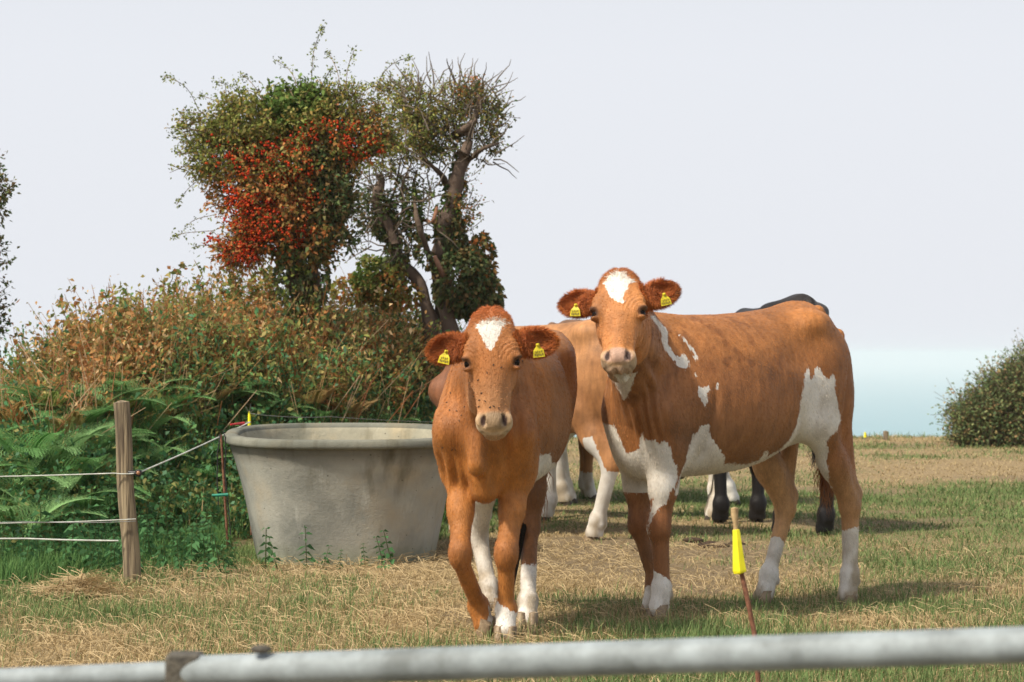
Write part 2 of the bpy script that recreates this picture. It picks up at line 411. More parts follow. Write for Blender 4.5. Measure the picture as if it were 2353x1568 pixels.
def build_cow(name, label, O, phi, J, head, h=.006, scale=1.0, coat=None, whites=None, torso=TORSO, tailpts=None, extra=None, hairn=0, tags=True,
              group=None, neckw=1.0, hoofmat=None, post=None, bulk=1.0, fore=1.0, legk=1.0, eardir=None, eart=None, earlen=(.085, .05), smallparts=True, tailhair=True, dark_tail=(.3, .13, .05)):
    """O = ground point under the trunk (world), phi = heading angle; local x forward, y left, z up"""
    root = thing(name, label, 'cow', O, phi, group)
    legs = []; body = [(Prof(torso), 0, 1)]
    rz = np.interp(-.5, [r[0] for r in torso], [r[1] for r in torso])
    for s, n in ((1, 'L'), (-1, 'R')):
        f = J['F'+n]; hd = J['H'+n]; Y = (0, 1, 0)
        body += [(Cone(f['scap'], f['sho'], .060*bulk, .080*bulk, Y, 1.25), .07, 1), (Cone(f['sho'], f['elb'], .085*bulk, .082*bulk, Y, 1.15), .07, 1),
                 (Ell(((f['sho'][0]+f['elb'][0])/2-.05, f['elb'][1]*.95, f['elb'][2]+.12), (.13, .070*bulk, .15)), .06, 1),
                 (Ell((-.49, .160*s*bulk, rz-.095), (.075, .05, .04)), .12, 1), (Ell((-.63, .27*s*bulk, rz-.16), (.07, .05, .08)), .08, -1),                       # hook bone
                 (Ell((-.755, .07*s, rz-.15), (.035, .03, .035)), .06, 1),                       # pin bone
                 (Ell((-.34, .285*s*bulk, rz-.20), (.09, .05, .07)), .09, -1),                       # hollow of the flank
                 (Ell((-.60, .135*s*bulk, .93), (.165, .085*bulk, .24)), .08, 1),
                 (Cone(hd['hip'], hd['sti'], .12*bulk, .09*bulk, Y, 1.3), .08, 1)]
        fk = np.array(f['kne'], float); ff = np.array(f['fet'], float); fe = np.array(f['elb'], float); fh = np.array(f['hoof'], float)
        legs += [(Cone(fe, lerp(fe, fk, .5), .074*fore, .054*fore), .04, 1), (Cone(lerp(fe, fk, .45), fk, .055*fore, .040), .04, 1), (Ell(fk+(.010, 0, .0), (.046, .042, .060)), .03, 1),
                 (Cone(fk+(.0, 0, -.03), ff, .033, .030), .03, 1), (Cone(fk+(-.018, 0, -.05), ff+(-.02, 0, .02), .018, .018), .02, 1),
                 (Ell(ff, (.040, .043, .045)), .02, 1), (Cone(ff, lerp(ff, fh, .66), .036, .044), .02, 1),
                 (Ell(ff+(-.034, .018, -.032), (.014, .013, .02)), .01, 1), (Ell(ff+(-.034, -.018, -.032), (.014, .013, .02)), .01, 1)]
        hs_ = np.array(hd['sti'], float); hk = np.array(hd['hock'], float); hf = np.array(hd['fet'], float); hh = np.array(hd['hoof'], float)
        pk = hk+(-.045, 0, .045)
        but = np.array(hd['hip'], float)+(-.09, 0, -.16)
        legs += [(Cone(hs_+(-.02, 0, 0), lerp(hs_, hk, .55), .078, .058, Y, 1.1), .05, 1), (Cone(lerp(hs_, hk, .5), hk, .062, .042), .04, 1),
                 (Cone(but, pk+(.015, 0, .03), .08, .018, Y, 1.3), .06, 1),                 # rear line of the thigh down to the achilles
                 (Cone(lerp(hs_, pk, .5), pk, .035, .024), .03, 1), (Ell(hk, (.050, .038, .062)), .03, 1), (Ell(pk, (.022, .02, .028)), .025, 1),
                 (Cone(hk+(0, 0, -.03), hf, .036, .031), .03, 1), (Cone(pk+(0, 0, -.01), hf+(-.02, 0, .03), .018, .017), .02, 1),
                 (Ell(hf, (.040, .043, .045)), .02, 1), (Cone(hf, lerp(hf, hh, .66), .036, .044), .02, 1),
                 (Ell(hf+(-.034, .018, -.032), (.014, .013, .02)), .01, 1), (Ell(hf+(-.034, -.018, -.032), (.014, .013, .02)), .01, 1)]
    if legk != 1.0:
        for pr, k_, m_ in legs:
            if isinstance(pr, Cone): pr.ra *= legk; pr.rb *= legk
            else: pr.r = pr.r*legk
            pr.R *= legk
    # head frame
    hp = np.array(head['pos'], float); a = unit(head['a']); l = np.array(head['l'], float); l = unit(l-a*(l@a)); n_ = np.cross(l, a)
    n_ = n_ if n_@np.array(head['n']) > 0 else -n_
    fr = np.stack([a, l, n_])         # rows: t, lateral, normal  (Prof: x, y, z)
    hs2 = head.get('s', 1.0); ff_ = head.get('face', 1.0)
    ft_ = lambda t: t if t < .2 else .2+(t-.2)*ff_
    H = lambda t, y, n: hp+(a*ft_(t)+l*y+n_*n)*hs2
    hrows = [(ft_(r[0])*hs2, r[1]*hs2, r[2]*hs2, r[3]*hs2, r[4]*hs2, r[5], r[6]) for r in HEADROWS]
    hd_ = [(Prof(hrows, hp, fr), 0, 1)]
    E3 = lambda t, y, n, r, k, m=1, f=fr: (Ell(H(t, y, n), np.array(r)*hs2, f), k, m)
    hd_ += [E3(.02, 0, -.005, (.035, .055, .045), .03),
            E3(.30, 0, .038, (.11, .030, .018), .03)]                              # nose bridge
    for s in (1, -1):
        hd_ += [E3(.165, .078*s, .035, (.048, .028, .026), .025), E3(.245, .066*s, -.012, (.05, .022, .02), .025),   # brow, cheek bone
                E3(.205, .060*s, -.085, (.085, .030, .055), .04),                  # jaw
                E3(.315, .052*s, .015, (.07, .012, .016), .02, 1),
                E3(.200, .108*s, .033, (.022, .018, .022), .012, -1),              # eye socket
                E3(.181, .098*s, .038, (.012, .018, .025), .008, 1),               # upper lid
                E3(.224, .096*s, .034, (.009, .016, .022), .008, 1)]
    hd_ += [E3(.428, 0, -.008, (.046, .068, .052), .03), E3(.42, 0, .028, (.03, .05, .026), .02), E3(.458, 0, -.058, (.028, .046, .026), .015), E3(.40, 0, -.06, (.07, .04, .035), .03)]
    for s in (1, -1):
        f2 = frame(a+l*s*.45, n_)
        hd_ += [E3(.422, .041*s, .042, (.025, .009, .022), .006, -1, f2), E3(.415, .052*s, .028, (.024, .010, .018), .012, 1, f2)]
    ears = []; earinfo = []
    for i, s in enumerate((1, -1)):
        ed = unit(l*s*.97+n_*(-.12)+a*.02) if eardir is None else unit(a*eardir[i][0]+l*s*eardir[i][1]+n_*eardir[i][2])
        face = unit(n_-ed*(n_@ed)); face = unit(face+a*(-.05)) 
        up = np.cross(ed, face); fe3 = np.stack([ed, unit(up), unit(np.cross(ed, up))*1.0])
        base = H(head.get('eart', .11), .083*s, -.025); L_, Wd = earlen[0]*hs2, earlen[1]*hs2
        cen = base+ed*(L_*1.02)
        nn = fe3[2] if fe3[2]@face > 0 else -fe3[2]
        ears += [(Ell(cen, (L_, Wd, .032*hs2), fe3), .02, 1), (Ell(cen+ed*.008+nn*.020*hs2, (L_*.82, Wd*.74, .030*hs2), fe3), .006, -1), (Cone(base-ed*.02, base+ed*.05, .036*hs2, .026*hs2), .03, 1)]
        earinfo.append((cen, ed, fe3[1] if fe3[1]@a < 0 else -fe3[1], nn, L_, Wd))
    # neck
    nk = head.get('neck')
    if nk is None:
        t0 = H(.075, 0, -.07); b0 = H(.19, 0, -.10); w0 = (.40, 0, 1.13); c0 = head.get('c0', (.50, 0, .84))
        nk = [(Cone(w0, t0, .115*neckw, .075*neckw), .05, 1), (Cone(lerp(w0, c0, .5), lerp(t0, b0, .5), .14*neckw, .082*neckw), .06, 1), (Cone(c0, b0, .105*neckw, .066*neckw), .06, 1)]
    if tailpts is None:
        tailpts = [(-.74, 0, 1.275), (-.815, 0, 1.20), (-.85, 0, .95), (-.85, 0, .62)]
    tl = [(Cone(tailpts[i], tailpts[i+1], .034-.005*i, .029-.005*i), .02, 1) for i in range(len(tailpts)-1)]
    groups = [(0, body), (.05, nk), (.045, legs), (.035, hd_), (.012, ears), (.03, tl)]
    if extra: groups.append((.03, extra))
    pts = [H(.47, 0, 0), H(0, 0, 0)]+[e[0]+e[1]*e[4] for e in earinfo]+[np.array(J[k][j]) for k in J for j in ('hoof', 'fet')]+[np.array(p) for p in tailpts]
    P_ = np.array(pts); lo = np.minimum(P_.min(0), (-.9, -.36, .02))-.14; hi = np.maximum(P_.max(0), (.7, .36, 1.38))+.14; lo[2] = .02
    zc = min(J[k]['hoof'][2] for k in J); lo[2] = zc+.015
    V, Q = extract(groups, lo, hi, h)
    V = relax(V, Q, 2, .35); Nn = vnormals(V, Q)
    hl = ((V-hp)/hs2)@fr.T; hl[:, 0] = np.where(hl[:, 0] < .2, hl[:, 0], .2+(hl[:, 0]-.2)/ff_)                       # head coordinates t, y, n
    ctx = dict(V=V, N=Nn, hl=hl, J=J, ears=earinfo, fr=fr, hp=hp)
    headm = np.exp(-np.maximum(np.sqrt((hl[:, 0]-.22)**2+hl[:, 1]**2+(hl[:, 2]+.02)**2)-.25, 0)/.01)
    ctx['head'] = headm
    if post: V = V+Nn*post(ctx)[:, None]
    if head.get('detail', True):
        rr_ = np.sqrt((hl[:, 0]-.20)**2+(np.abs(hl[:, 1])-.10)**2)
        V = V+Nn*(.0022*np.sin(rr_*2*PI/.016)*sstep(.105, .07, rr_)*sstep(.03, .045, rr_)*(hl[:, 0] < .19)*(headm > .5)*(hl[:, 2] > .0))[:, None]
    ctx['V'] = V
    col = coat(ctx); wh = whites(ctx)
    # skin parts: muzzle and eye rims
    if head.get('detail', True):
        t, y, n = hl.T
        muz = sstep(.385, .405, t-.12*np.minimum(n, 0)*0)*(headm > .5)*sstep(-.13, -.09, n)
        pad = sstep(.012, -.004, np.sqrt(((t-.425)/1)**2*1.9+(y/1.25)**2)-.043)*sstep(.0, .02, n)*(headm > .5)
        col = lerp(col, (.52, .34, .20), (muz*.8)[:, None]); chin = sstep(.425, .445, t)*(t < .56)*(n < .03)*(n > -.14)*(np.abs(y) < .085); col = lerp(col, (.58, .43, .31), (chin*.5)[:, None]); col = lerp(col, head.get('pad', (.40, .22, .15)), (pad*.9)[:, None])
        for s in (1, -1):
            tt_ = t-.422-(y*s-.041)*.5; dn = np.sqrt((tt_/.023)**2+((y-.041*s)/.0105)**2+((n-.040)/.026)**2)
            col = lerp(col, (.035, .012, .010), (sstep(1.15, .75, dn)*.95)[:, None])
            de = np.sqrt(((t-.200)/.026)**2+((y-.104*s)/.03)**2+((n-.036)/.040)**2)
            col = lerp(col, (.05, .02, .012), (sstep(1.25, .8, de)*.85)[:, None])
        ml = np.exp(-((t-.456-np.abs(y)*.12)/.004)**2)*(np.abs(y) < .06)*(n < .02)*(n > -.07)*(headm > .5)
        col = lerp(col, (.05, .02, .015), (ml*.45)[:, None])
        for cen, ed, up, nn, L_, Wd in earinfo:
            q = V-cen; e0 = (q@ed)/L_; e1 = (q@up)/Wd; e2 = q@nn
            ins = sstep(1.0, .7, np.sqrt(e0**2+e1**2))*sstep(-.02, .0, e2)*((Nn@nn) > .0)
            em = sstep(1.25, 1.0, np.sqrt(e0**2+e1**2))*(np.abs(e2) < .06)
            col = lerp(col, col*np.array([1.0, .80, .66]), em[:, None]); col = lerp(col, np.array([.30, .085, .03]), (ins*.7)[:, None])
            wh = np.where(em > .1, np.maximum(wh, .05), wh)
    col = np.clip(col*np.array([1.04, 1.12, 1.12]), 0, 1)
    grime = np.clip((sstep(.30, .0, V[:, 2])*1.1+.35*sstep(.75, .5, V[:, 2]))*sstep(.35, .75, fbm(V*np.array([14, 14, 9]), 3, 404)), 0, .85)
    body_o = mesh_np('body', V, Q, M_COAT, root, col, {'white': wh, 'grime': grime})
    # hooves: two claws on every foot
    for k in J:
        hf = np.array(J[k]['hoof'], float); ft = np.array(J[k]['fet'], float)
        dr = hf-ft; dr[2] = 0; dr = unit(dr+np.array([.02, 0, 0])); sd_ = np.array([-dr[1], dr[0], 0])
        tilt = J[k].get('tilt', 0)
        mb = MB()
        for s in (1, -1):
            rings = []
            for z, r, f in ((0, .041, .020), (.010, .041, .019), (.032, .036, .012), (.060, .028, .002)):
                th = np.linspace(0, 2*PI, 14, endpoint=False)
                ring = np.array([f+np.cos(th)*r, s*.023+np.sin(th)*.021*(1-.15*(np.cos(th) > .3)), np.full(14, z)]).T
                rings.append(ring)
            R_ = np.vstack(rings); ct, st = math.cos(tilt), math.sin(tilt)
            x = R_[:, 0]*ct+R_[:, 2]*st; z = -R_[:, 0]*st+R_[:, 2]*ct
            W = hf+np.outer(x-.012, dr)+np.outer(R_[:, 1], sd_)+np.outer(z, (0, 0, 1))
            i = np.arange(3)[:, None]*14; j = np.arange(14)[None]; kk = (j+1) % 14
            mb.add(W, np.stack([i+j, i+kk, i+14+kk, i+14+j], -1).reshape(-1, 4))
            mb.add(np.vstack([W[-14:], W[-14:].mean(0)+(0, 0, .004)]), np.stack([np.arange(14), (np.arange(14)+1) % 14, np.full(14, 14)], 1))
        mb.build('hoof', hoofmat or M_HOOF, root)
    if smallparts:
        for s in (1, -1):
            mb = MB(); mb.ball(H(.201, .083*s, .026), .0235*hs2, 16); mb.build('eye', M_EYE, root)
    if tags:
        for i, s in enumerate((1, -1)):
            cen, ed, up, nn, L_, Wd = earinfo[i]
            c = cen+ed*L_*head.get('tagx', (-.05, -.05))[i]+nn*.022-up*Wd*head.get('tagy', .45)
            dn = unit(-up*.2+(0, 0, -1)); dn = unit(dn+unit(head.get('tagtilt', (0, 0, 0)))*.0+ed*head.get('tt', (0, 0))[i]); sdv = unit(np.cross(dn, nn)); no = unit(np.cross(sdv, dn))
            if no@nn < 0: no = -no
            pts2 = [(-.006, -.016), (.006, -.016), (.0075, -.004), (.019, .010), (.022, .035), (-.022, .035), (-.019, .010), (-.0075, -.004)]
            m8 = len(pts2)
            V2 = np.array([c+sdv*p[0]+dn*p[1]+no*(.010 if p[1] > 0 else .006)+no*o for o in (0, .0025) for p in pts2])
            mb = MB(); mb.V.append(V2); mb.n = len(V2); mb.c.append(np.ones((len(V2), 3)))
            mb.F4.append(np.array([[j, (j+1) % m8, m8+(j+1) % m8, m8+j] for j in range(m8)]+[[b+x for x in qd] for b in (0, m8) for qd in ((0, 1, 2, 7), (7, 2, 3, 6), (6, 3, 4, 5))]))
            tg = mb.build('ear_tag', M_TAG, root, smooth=False)
            mk = MB(); mk.ball(c+dn*-.010+no*.012, .0055, 8); mk.build('tag_stud', M_TAG, tg)
            mk = MB()
            for r_, (yy, n5, w5) in enumerate(((.014, 4, .0016), (.025, 5, .0022))):
                for q5 in range(n5):
                    px = (q5-(n5-1)/2)*.0068
                    mk.box(c+sdv*px+dn*(yy+.002*(q5 % 2))+no*.0135, (w5, .0003, .0035), R=np.stack([sdv, no, dn], 1))
            mk.build('tag_print', M_MARK, tg, smooth=False)
    # hair: short coat hairs lying along the body, longer on ears and poll
    if hairn:
        white = (wh+(fbm(V*np.array([1.2, 1.2, .45])*75, 3, 5)-.5)*.03) < 0
        rc = np.where(white[:, None], lerp(np.array([.66, .62, .55]), np.array([.34, .27, .18]), grime[:, None]), col*(.8+.45*fbm(V*6, 3, 2))[:, None])
        fr1 = V[Q[:, 0]]; area = np.linalg.norm(np.cross(V[Q[:, 2]]-fr1, V[Q[:, 3]]-V[Q[:, 1]]), axis=1)*.5
        qc = V[Q].mean(1); em = np.zeros(len(Q)); pm = sstep(.09, .02, hl[Q[:, 0], 0])*(headm[Q[:, 0]] > .3)*(hl[Q[:, 0], 2] > -.1)
        for cen, ed, up, nn, L_, Wd in earinfo:
            q = qc-cen; em = np.maximum(em, sstep(1.3, 1.1, np.sqrt(((q@ed)/L_)**2+((q@up)/Wd)**2))*(np.abs(q@nn) < .06))
        muz = (headm[Q[:, 0]] > .4)*sstep(.36, .40, hl[Q[:, 0], 0])
        eyez = np.zeros(len(Q))
        for s in (1, -1):
            eyez = np.maximum(eyez, np.exp(-((hl[Q[:, 0], 0]-.2)**2+(hl[Q[:, 0], 1]-.1*s)**2)/.03**2))
        p = np.nan_to_num(area*(1+7*em+2.5*pm)*(1-muz)*(1-.95*eyez)); p /= p.sum()
        ix = RNG.choice(len(Q), hairn, p=p)
        uu, vv = RNG.random((2, hairn, 1)); P0 = (V[Q[ix, 0]]*(1-uu)+V[Q[ix, 1]]*uu)*(1-vv)+(V[Q[ix, 3]]*(1-uu)+V[Q[ix, 2]]*uu)*vv
        nr = Nn[Q[ix, 0]]; e_ = em[ix][:, None]; p_ = pm[ix][:, None]
        flow = np.tile(np.array([-.55, 0, -.8]), (hairn, 1))+RNG.normal(0, .25, (hairn, 3))
        hm = headm[Q[ix, 0]] > .5; flow[hm] = (-a*.3-n_*.1)+RNG.normal(0, .3, (hm.sum(), 3))+np.sign(hl[Q[ix, 0], 1])[hm][:, None]*l*.5
        for cen, ed, up, nn, L_, Wd in earinfo:
            q = P0-cen; mm = (em[ix] > .3) & (np.abs(q@nn) < .08) & (np.linalg.norm(q, axis=1) < L_*1.6)
            out = np.outer(q@ed, ed)+np.outer(q@up, up); out /= np.linalg.norm(out, axis=1)[:, None]+1e-6
            flow[mm] = (out*.8+ed*.5)[mm]+RNG.normal(0, .3, (mm.sum(), 3))
        flow -= nr*(flow*nr).sum(1)[:, None]; flow /= np.linalg.norm(flow, axis=1)[:, None]+1e-6
        Ln = .011*(1+.75*e_+.8*p_)*RNG.uniform(.6, 1.3, (hairn, 1)); lift = .26+.35*e_+.25*p_
        d_ = flow*(1-lift*.3)+nr*lift; d_ /= np.linalg.norm(d_, axis=1)[:, None]
        sd2 = np.cross(d_, nr); sd2 /= np.linalg.norm(sd2, axis=1)[:, None]+1e-6; sd2 = sd2+nr*RNG.normal(0, .5, (hairn, 1))
        wv = .0009+.0003*e_
        A = P0-sd2*wv-nr*.001; B = P0+sd2*wv-nr*.001; T_ = P0+d_*Ln+np.array([0, 0, -1.])*Ln*.12
        VV = np.stack([A, B, T_], 1).reshape(-1, 3); cc = rc[Q[ix, 0]]*RNG.uniform(.62, 1.45, (hairn, 1)); tip = cc*np.array([1.15, 1.1, 1.05])
        CC = np.stack([cc, cc, tip], 1).reshape(-1, 3)
        mesh_np('hair', VV, np.arange(hairn*3).reshape(-1, 3), M_HAIR, root, CC)
    if tailhair:
        tp = np.array(tailpts[-1], float); nn_ = 260; S = []
        st = RNG.normal(0, .012, (nn_, 3)); st[:, 2] = RNG.uniform(-.05, .10, nn_)
        mb = MB()
        for i in range(nn_):
            p0 = tp+st[i]; ln = RNG.uniform(.12, .26); p1 = p0+np.array([RNG.normal(0, .02), RNG.normal(0, .02), -ln*.5]); p2 = p0+np.array([RNG.normal(0, .03), RNG.normal(0, .03), -ln])
            sdv = np.array([.0016, .0, 0]) if i % 2 else np.array([0, .0016, 0])
            mb.add([p0-sdv, p0+sdv, p1+sdv, p1-sdv], [[0, 1, 2, 3]], dark_tail); mb.add([p1-sdv, p1+sdv, p2], [[0, 1, 2]], dark_tail)
        mb.build('tail_switch', M_HAIR, root)
    return root, ctx
# ------------------------------------------------------------------ ground height
def bank_foot(x):
    return 12.9+.9*sstep(-2.6, -1.6, x)+2.2*sstep(-1.6, .2, x)-1.0*sstep(-2.0, -3.2, x)+1.6*(fbm2(x, 0*x, .8, 2, 3)-.5)*.3
def bank_h(x, y):
    s = sstep(0, 3.6, y-bank_foot(x)); top = .52+.62*sstep(-3.6, -1.9, x)-.12*sstep(-.9, .0, x)
    end = 1-sstep(-.45, .12, x)
    return s*top*end
def gh(x, y):
    x = np.asarray(x, float); y = np.asarray(y, float)
    z = (fbm2(x, y, .9, 2, 4)-.5)*.035*sstep(7, 9, y)+(fbm2(x, y, .25, 2, 9)-.5)*.08*sstep(14, 18, y)
    z = z-.03*np.exp(-((x-1.3)**2+(y-10.8)**2)/1.2)+.05*sstep(17, 28, y)+.10*sstep(5, 9, x)*sstep(20, 30, y)
    z = z-np.where(y > 30.5, (y-30.5)*.55, 0)-.012*sstep(29, 30.5, y)
    return z
def ground_z(x, y):
    return float(gh(x, y))+float(bank_h(np.asarray(x, float), np.asarray(y, float)))
def loc_(O, phi):
    c, s = math.cos(phi), math.sin(phi); R = np.array([[c, s, 0], [-s, c, 0], [0, 0, 1]])
    return (lambda p: R@(np.asarray(p, float)-np.asarray(O, float))), (lambda v: R@np.asarray(v, float))
def head_spec(O, phi, pos, a, l, n=(0, -1, 0), **kw):
    P, D = loc_(O, phi); return dict(pos=P(pos), a=D(a), l=D(l), n=D(n), **kw)

ORANGE = np.array([.44, .165, .046]); BROWN = np.array([.30, .125, .045]); TAN = np.array([.50, .27, .125]); DARK = np.array([.24, .085, .030])
def setfeet(J, O, phi):
    c, s = math.cos(phi), math.sin(phi)
    for k in J:
        for q in ('hoof',):
            x, y, z = J[k][q]; wx = O[0]+c*x-s*y; wy = O[1]+s*x+c*y
            dz = gh(wx, wy)-O[2]; J[k]['hoof'] = (x, y, z+float(dz)); f = J[k]['fet']; J[k]['fet'] = (f[0], f[1], f[2]+float(dz)*.8)
    return J

# ---- cow standing side on (right of the photo)
O2 = np.array([.858, 10.445, 0.]); PH2 = math.atan2(-.669, -.743)
J2 = joints()
P2L, D2L = loc_(O2, PH2)
K2 = lambda u, v, Y: tuple(P2L(at(u, v, Y)))
J2['FL'].update(sho=(.49, .14, .86), elb=(.40, .13, .68), kne=(.43, .115, .37), fet=(.425, .12, .125), hoof=(.455, .125, 0))
J2['FR'].update(sho=(.41, -.11, .86), elb=(.36, -.10, .68), kne=(.355, -.075, .37), fet=(.30, -.04, .125), hoof=(.325, -.035, 0))
J2['HL'].update(hip=(-.565, .13, 1.06), sti=(-.50, .16, .80), hock=(-.77, .13, .415), fet=(-.77, .13, .125), hoof=(-.75, .13, 0))
J2['HR'].update(hip=(-.56, -.13, 1.06), sti=(-.42, -.15, .76), hock=(-.63, -.13, .40), fet=(-.52, -.13, .125), hoof=(-.475, -.13, 0))
J2 = setfeet(J2, O2, PH2)
h2 = head_spec(O2, PH2, at(1424, 629, 9.68), (-.03, -.46, -.885), (1, -.12, .04), face=.86, c0=(.45, .035, .86), nr=.9, eart=.115, tagx=(.05, .05), tagy=.6, tt=(.15, .0), pad=(.46, .27, .20))
P2L, D2L = loc_(O2, PH2)
def anat(V, hm, dz):
    # ribs, the groove behind the shoulder, the flank fold and the line of the shoulder blade
    x, y, z = V.T; z = z-dz; b = (hm < .5)*(np.abs(y) > .05)
    r = .0009*np.sin((x+.22*(z-.9))*2*PI/.062)*sstep(-.32, -.2, x)*sstep(.24, .12, x)*sstep(.70, .80, z)*sstep(1.14, 1.0, z)
    g = -.011*np.exp(-((x-.255+.12*(z-.8))/.020)**2)*sstep(.58, .66, z)*sstep(1.0, .88, z)
    s_ = -.008*np.exp(-((x-.46+.35*(z-1.0))/.022)**2)*sstep(.80, .9, z)*sstep(1.2, 1.1, z)
    f = -.010*np.exp(-((x+.36-.5*(z-.78))/.022)**2)*sstep(.62, .70, z)*sstep(.98, .86, z)
    h = -.009*np.exp(-((x+.66+.10*(z-1.0))/.024)**2)*sstep(.66, .78, z)*sstep(1.1, .98, z)
    return (r+g+s_+f+h)*b
def coat2(c):
    V, Nn, hl, hm = c['V'], c['N'], c['hl'], c['head']
    n1 = fbm(V*2.2, 3, 21); col = lerp(ORANGE, BROWN, sstep(.45, .75, n1)*.25+0*n1[:])[..., :] if False else None
    t = sstep(.40, .70, n1)[:, None]
    col = lerp(ORANGE*.90, np.array([.33, .125, .040]), t); up_ = sstep(1.0, 1.22, V[:, 2])[:, None]; col = lerp(col*np.array([.80, .80, .88]), col*1.05, up_)  # back lighter than the sides: light from above painted into the coat
    low = sstep(.98, .70, V[:, 2])*sstep(-.7, -.4, V[:, 0])*(1-sstep(.35, .5, V[:, 0])); col = lerp(col, np.array([.20, .090, .038]), (low*.75)[:, None])  # lower flank: browner hair, with its shade painted in as well
    legs = sstep(.66, .45, V[:, 2]); col = lerp(col, TAN*.85, (legs*.7*(V[:, 0] < -.2))[:, None])
    inner = (V[:, 1] < -.02)*(V[:, 0] < -.2)*sstep(.85, .6, V[:, 2]); col = lerp(col, TAN*1.02, (inner*.8)[:, None])
    kn = np.exp(-((V[:, 2]-.37)/.08)**2)*(V[:, 0] > .2); col = lerp(col, DARK, (kn*.5)[:, None])
    neck = sstep(.42, .6, V[:, 0])*(1-(hm > .5))*sstep(.65, .85, V[:, 2]); col = lerp(col, np.array([.25, .105, .042]), (neck*.5)[:, None])
    curl = sstep(.52, .66, fbm(V*np.array([26, 26, 18]), 3, 27))*sstep(.95, 1.05, V[:, 2])*sstep(-.35, -.05, V[:, 0]); col = lerp(col, col*np.array([.55, .48, .45]), (curl*.6)[:, None])
    hh = (hm > .5)[:, None]; col = np.where(hh, lerp(np.array([.48, .185, .058]), np.array([.39, .145, .045]), t), col)
    poll = sstep(.07, .0, hl[:, 0])*(hm > .3); col = lerp(col, np.array([.30, .09, .028]), (poll*.8)[:, None])
    return col
# markings traced on the coat, in the cow's own (across, height) plane, metres
W2 = dict(
A=[(-0.299, 1.239), (-0.274, 1.244), (-0.244, 1.219), (-0.212, 1.191), (-0.208, 1.157), (-0.212, 1.132), (-0.197, 1.108), (-0.182, 1.078), (-0.157, 1.073), (-0.151, 1.09), (-0.131, 1.078), (-0.119, 1.054), (-0.127, 1.029), (-0.148, 1.025), (-0.176, 1.039), (-0.188, 1.064), (-0.208, 1.083), (-0.229, 1.112), (-0.239, 1.141), (-0.243, 1.175), (-0.264, 1.209)],
B=[(-0.158, 1.167), (-0.133, 1.152), (-0.119, 1.127), (-0.099, 1.108), (-0.084, 1.078), (-0.081, 1.051), (-0.09, 1.054), (-0.099, 1.083), (-0.116, 1.108), (-0.129, 1.132), (-0.143, 1.152)],
C=[(-0.083, 0.951), (-0.063, 0.946), (-0.039, 0.956), (-0.032, 0.936), (-0.046, 0.922), (-0.043, 0.892), (-0.05, 0.863), (-0.06, 0.883), (-0.083, 0.907)],
C2=[(-0.003, 0.97), (0.007, 0.965), (0.001, 0.936), (-0.007, 0.941)],
C3=[(-0.094, 1.01), (-0.088, 1.005), (-0.087, 0.976), (-0.093, 0.98)],
D=[(-0.138, 0.639), (-0.124, 0.698), (-0.108, 0.746), (-0.078, 0.77), (-0.068, 0.79), (-0.038, 0.796), (-0.032, 0.75), (-0.01, 0.714), (0.018, 0.683), (0.041, 0.652), (0.04, 0.622), (0.1, 0.62), (0.141, 0.613), (0.202, 0.628), (0.225, 0.665), (0.244, 0.671), (0.247, 0.647), (0.301, 0.67), (0.344, 0.71), (0.372, 0.772), (0.39, 0.854), (0.401, 0.935), (0.415, 1.006), (0.435, 1.037), (0.443, 0.976), (0.455, 0.975), (0.463, 1.021), (0.48, 1.032), (0.502, 0.995), (0.532, 0.975), (0.547, 1.006), (0.561, 0.974), (0.558, 0.933), (0.576, 0.871), (0.594, 0.797), (0.579, 0.751), (0.539, 0.721), (0.523, 0.695), (0.541, 0.663), (0.532, 0.61), (0.544, 0.557), (0.557, 0.506), (0.571, 0.49), (0.552, 0.458), (0.60, 0.425), (0.57, 0.411), (0.50, 0.407), (0.42, 0.62), (0.383, 0.60), (0.267, 0.50), (-0.001, 0.50), (-0.188, 0.50)],
E=[(-0.50, 0.80), (-0.431, 0.786), (-0.413, 0.742), (-0.398, 0.708), (-0.383, 0.674), (-0.359, 0.677), (-0.331, 0.699), (-0.323, 0.763), (-0.308, 0.729), (-0.27, 0.733), (-0.25, 0.715), (-0.231, 0.733), (-0.201, 0.695), (-0.192, 0.641), (-0.174, 0.626), (-0.17, 0.571), (-0.188, 0.528), (-0.203, 0.514), (-0.217, 0.464), (-0.242, 0.459), (-0.271, 0.42), (-0.293, 0.366), (-0.284, 0.282), (-0.274, 0.232), (-0.292, 0.242), (-0.3, 0.353), (-0.279, 0.433), (-0.271, 0.493), (-0.305, 0.46), (-0.35, 0.46), (-0.45, 0.50)],
F=[(-0.455, 1.005), (-0.356, 1.012), (-0.366, 0.964), (-0.381, 0.925), (-0.396, 0.893), (-0.419, 0.944)])
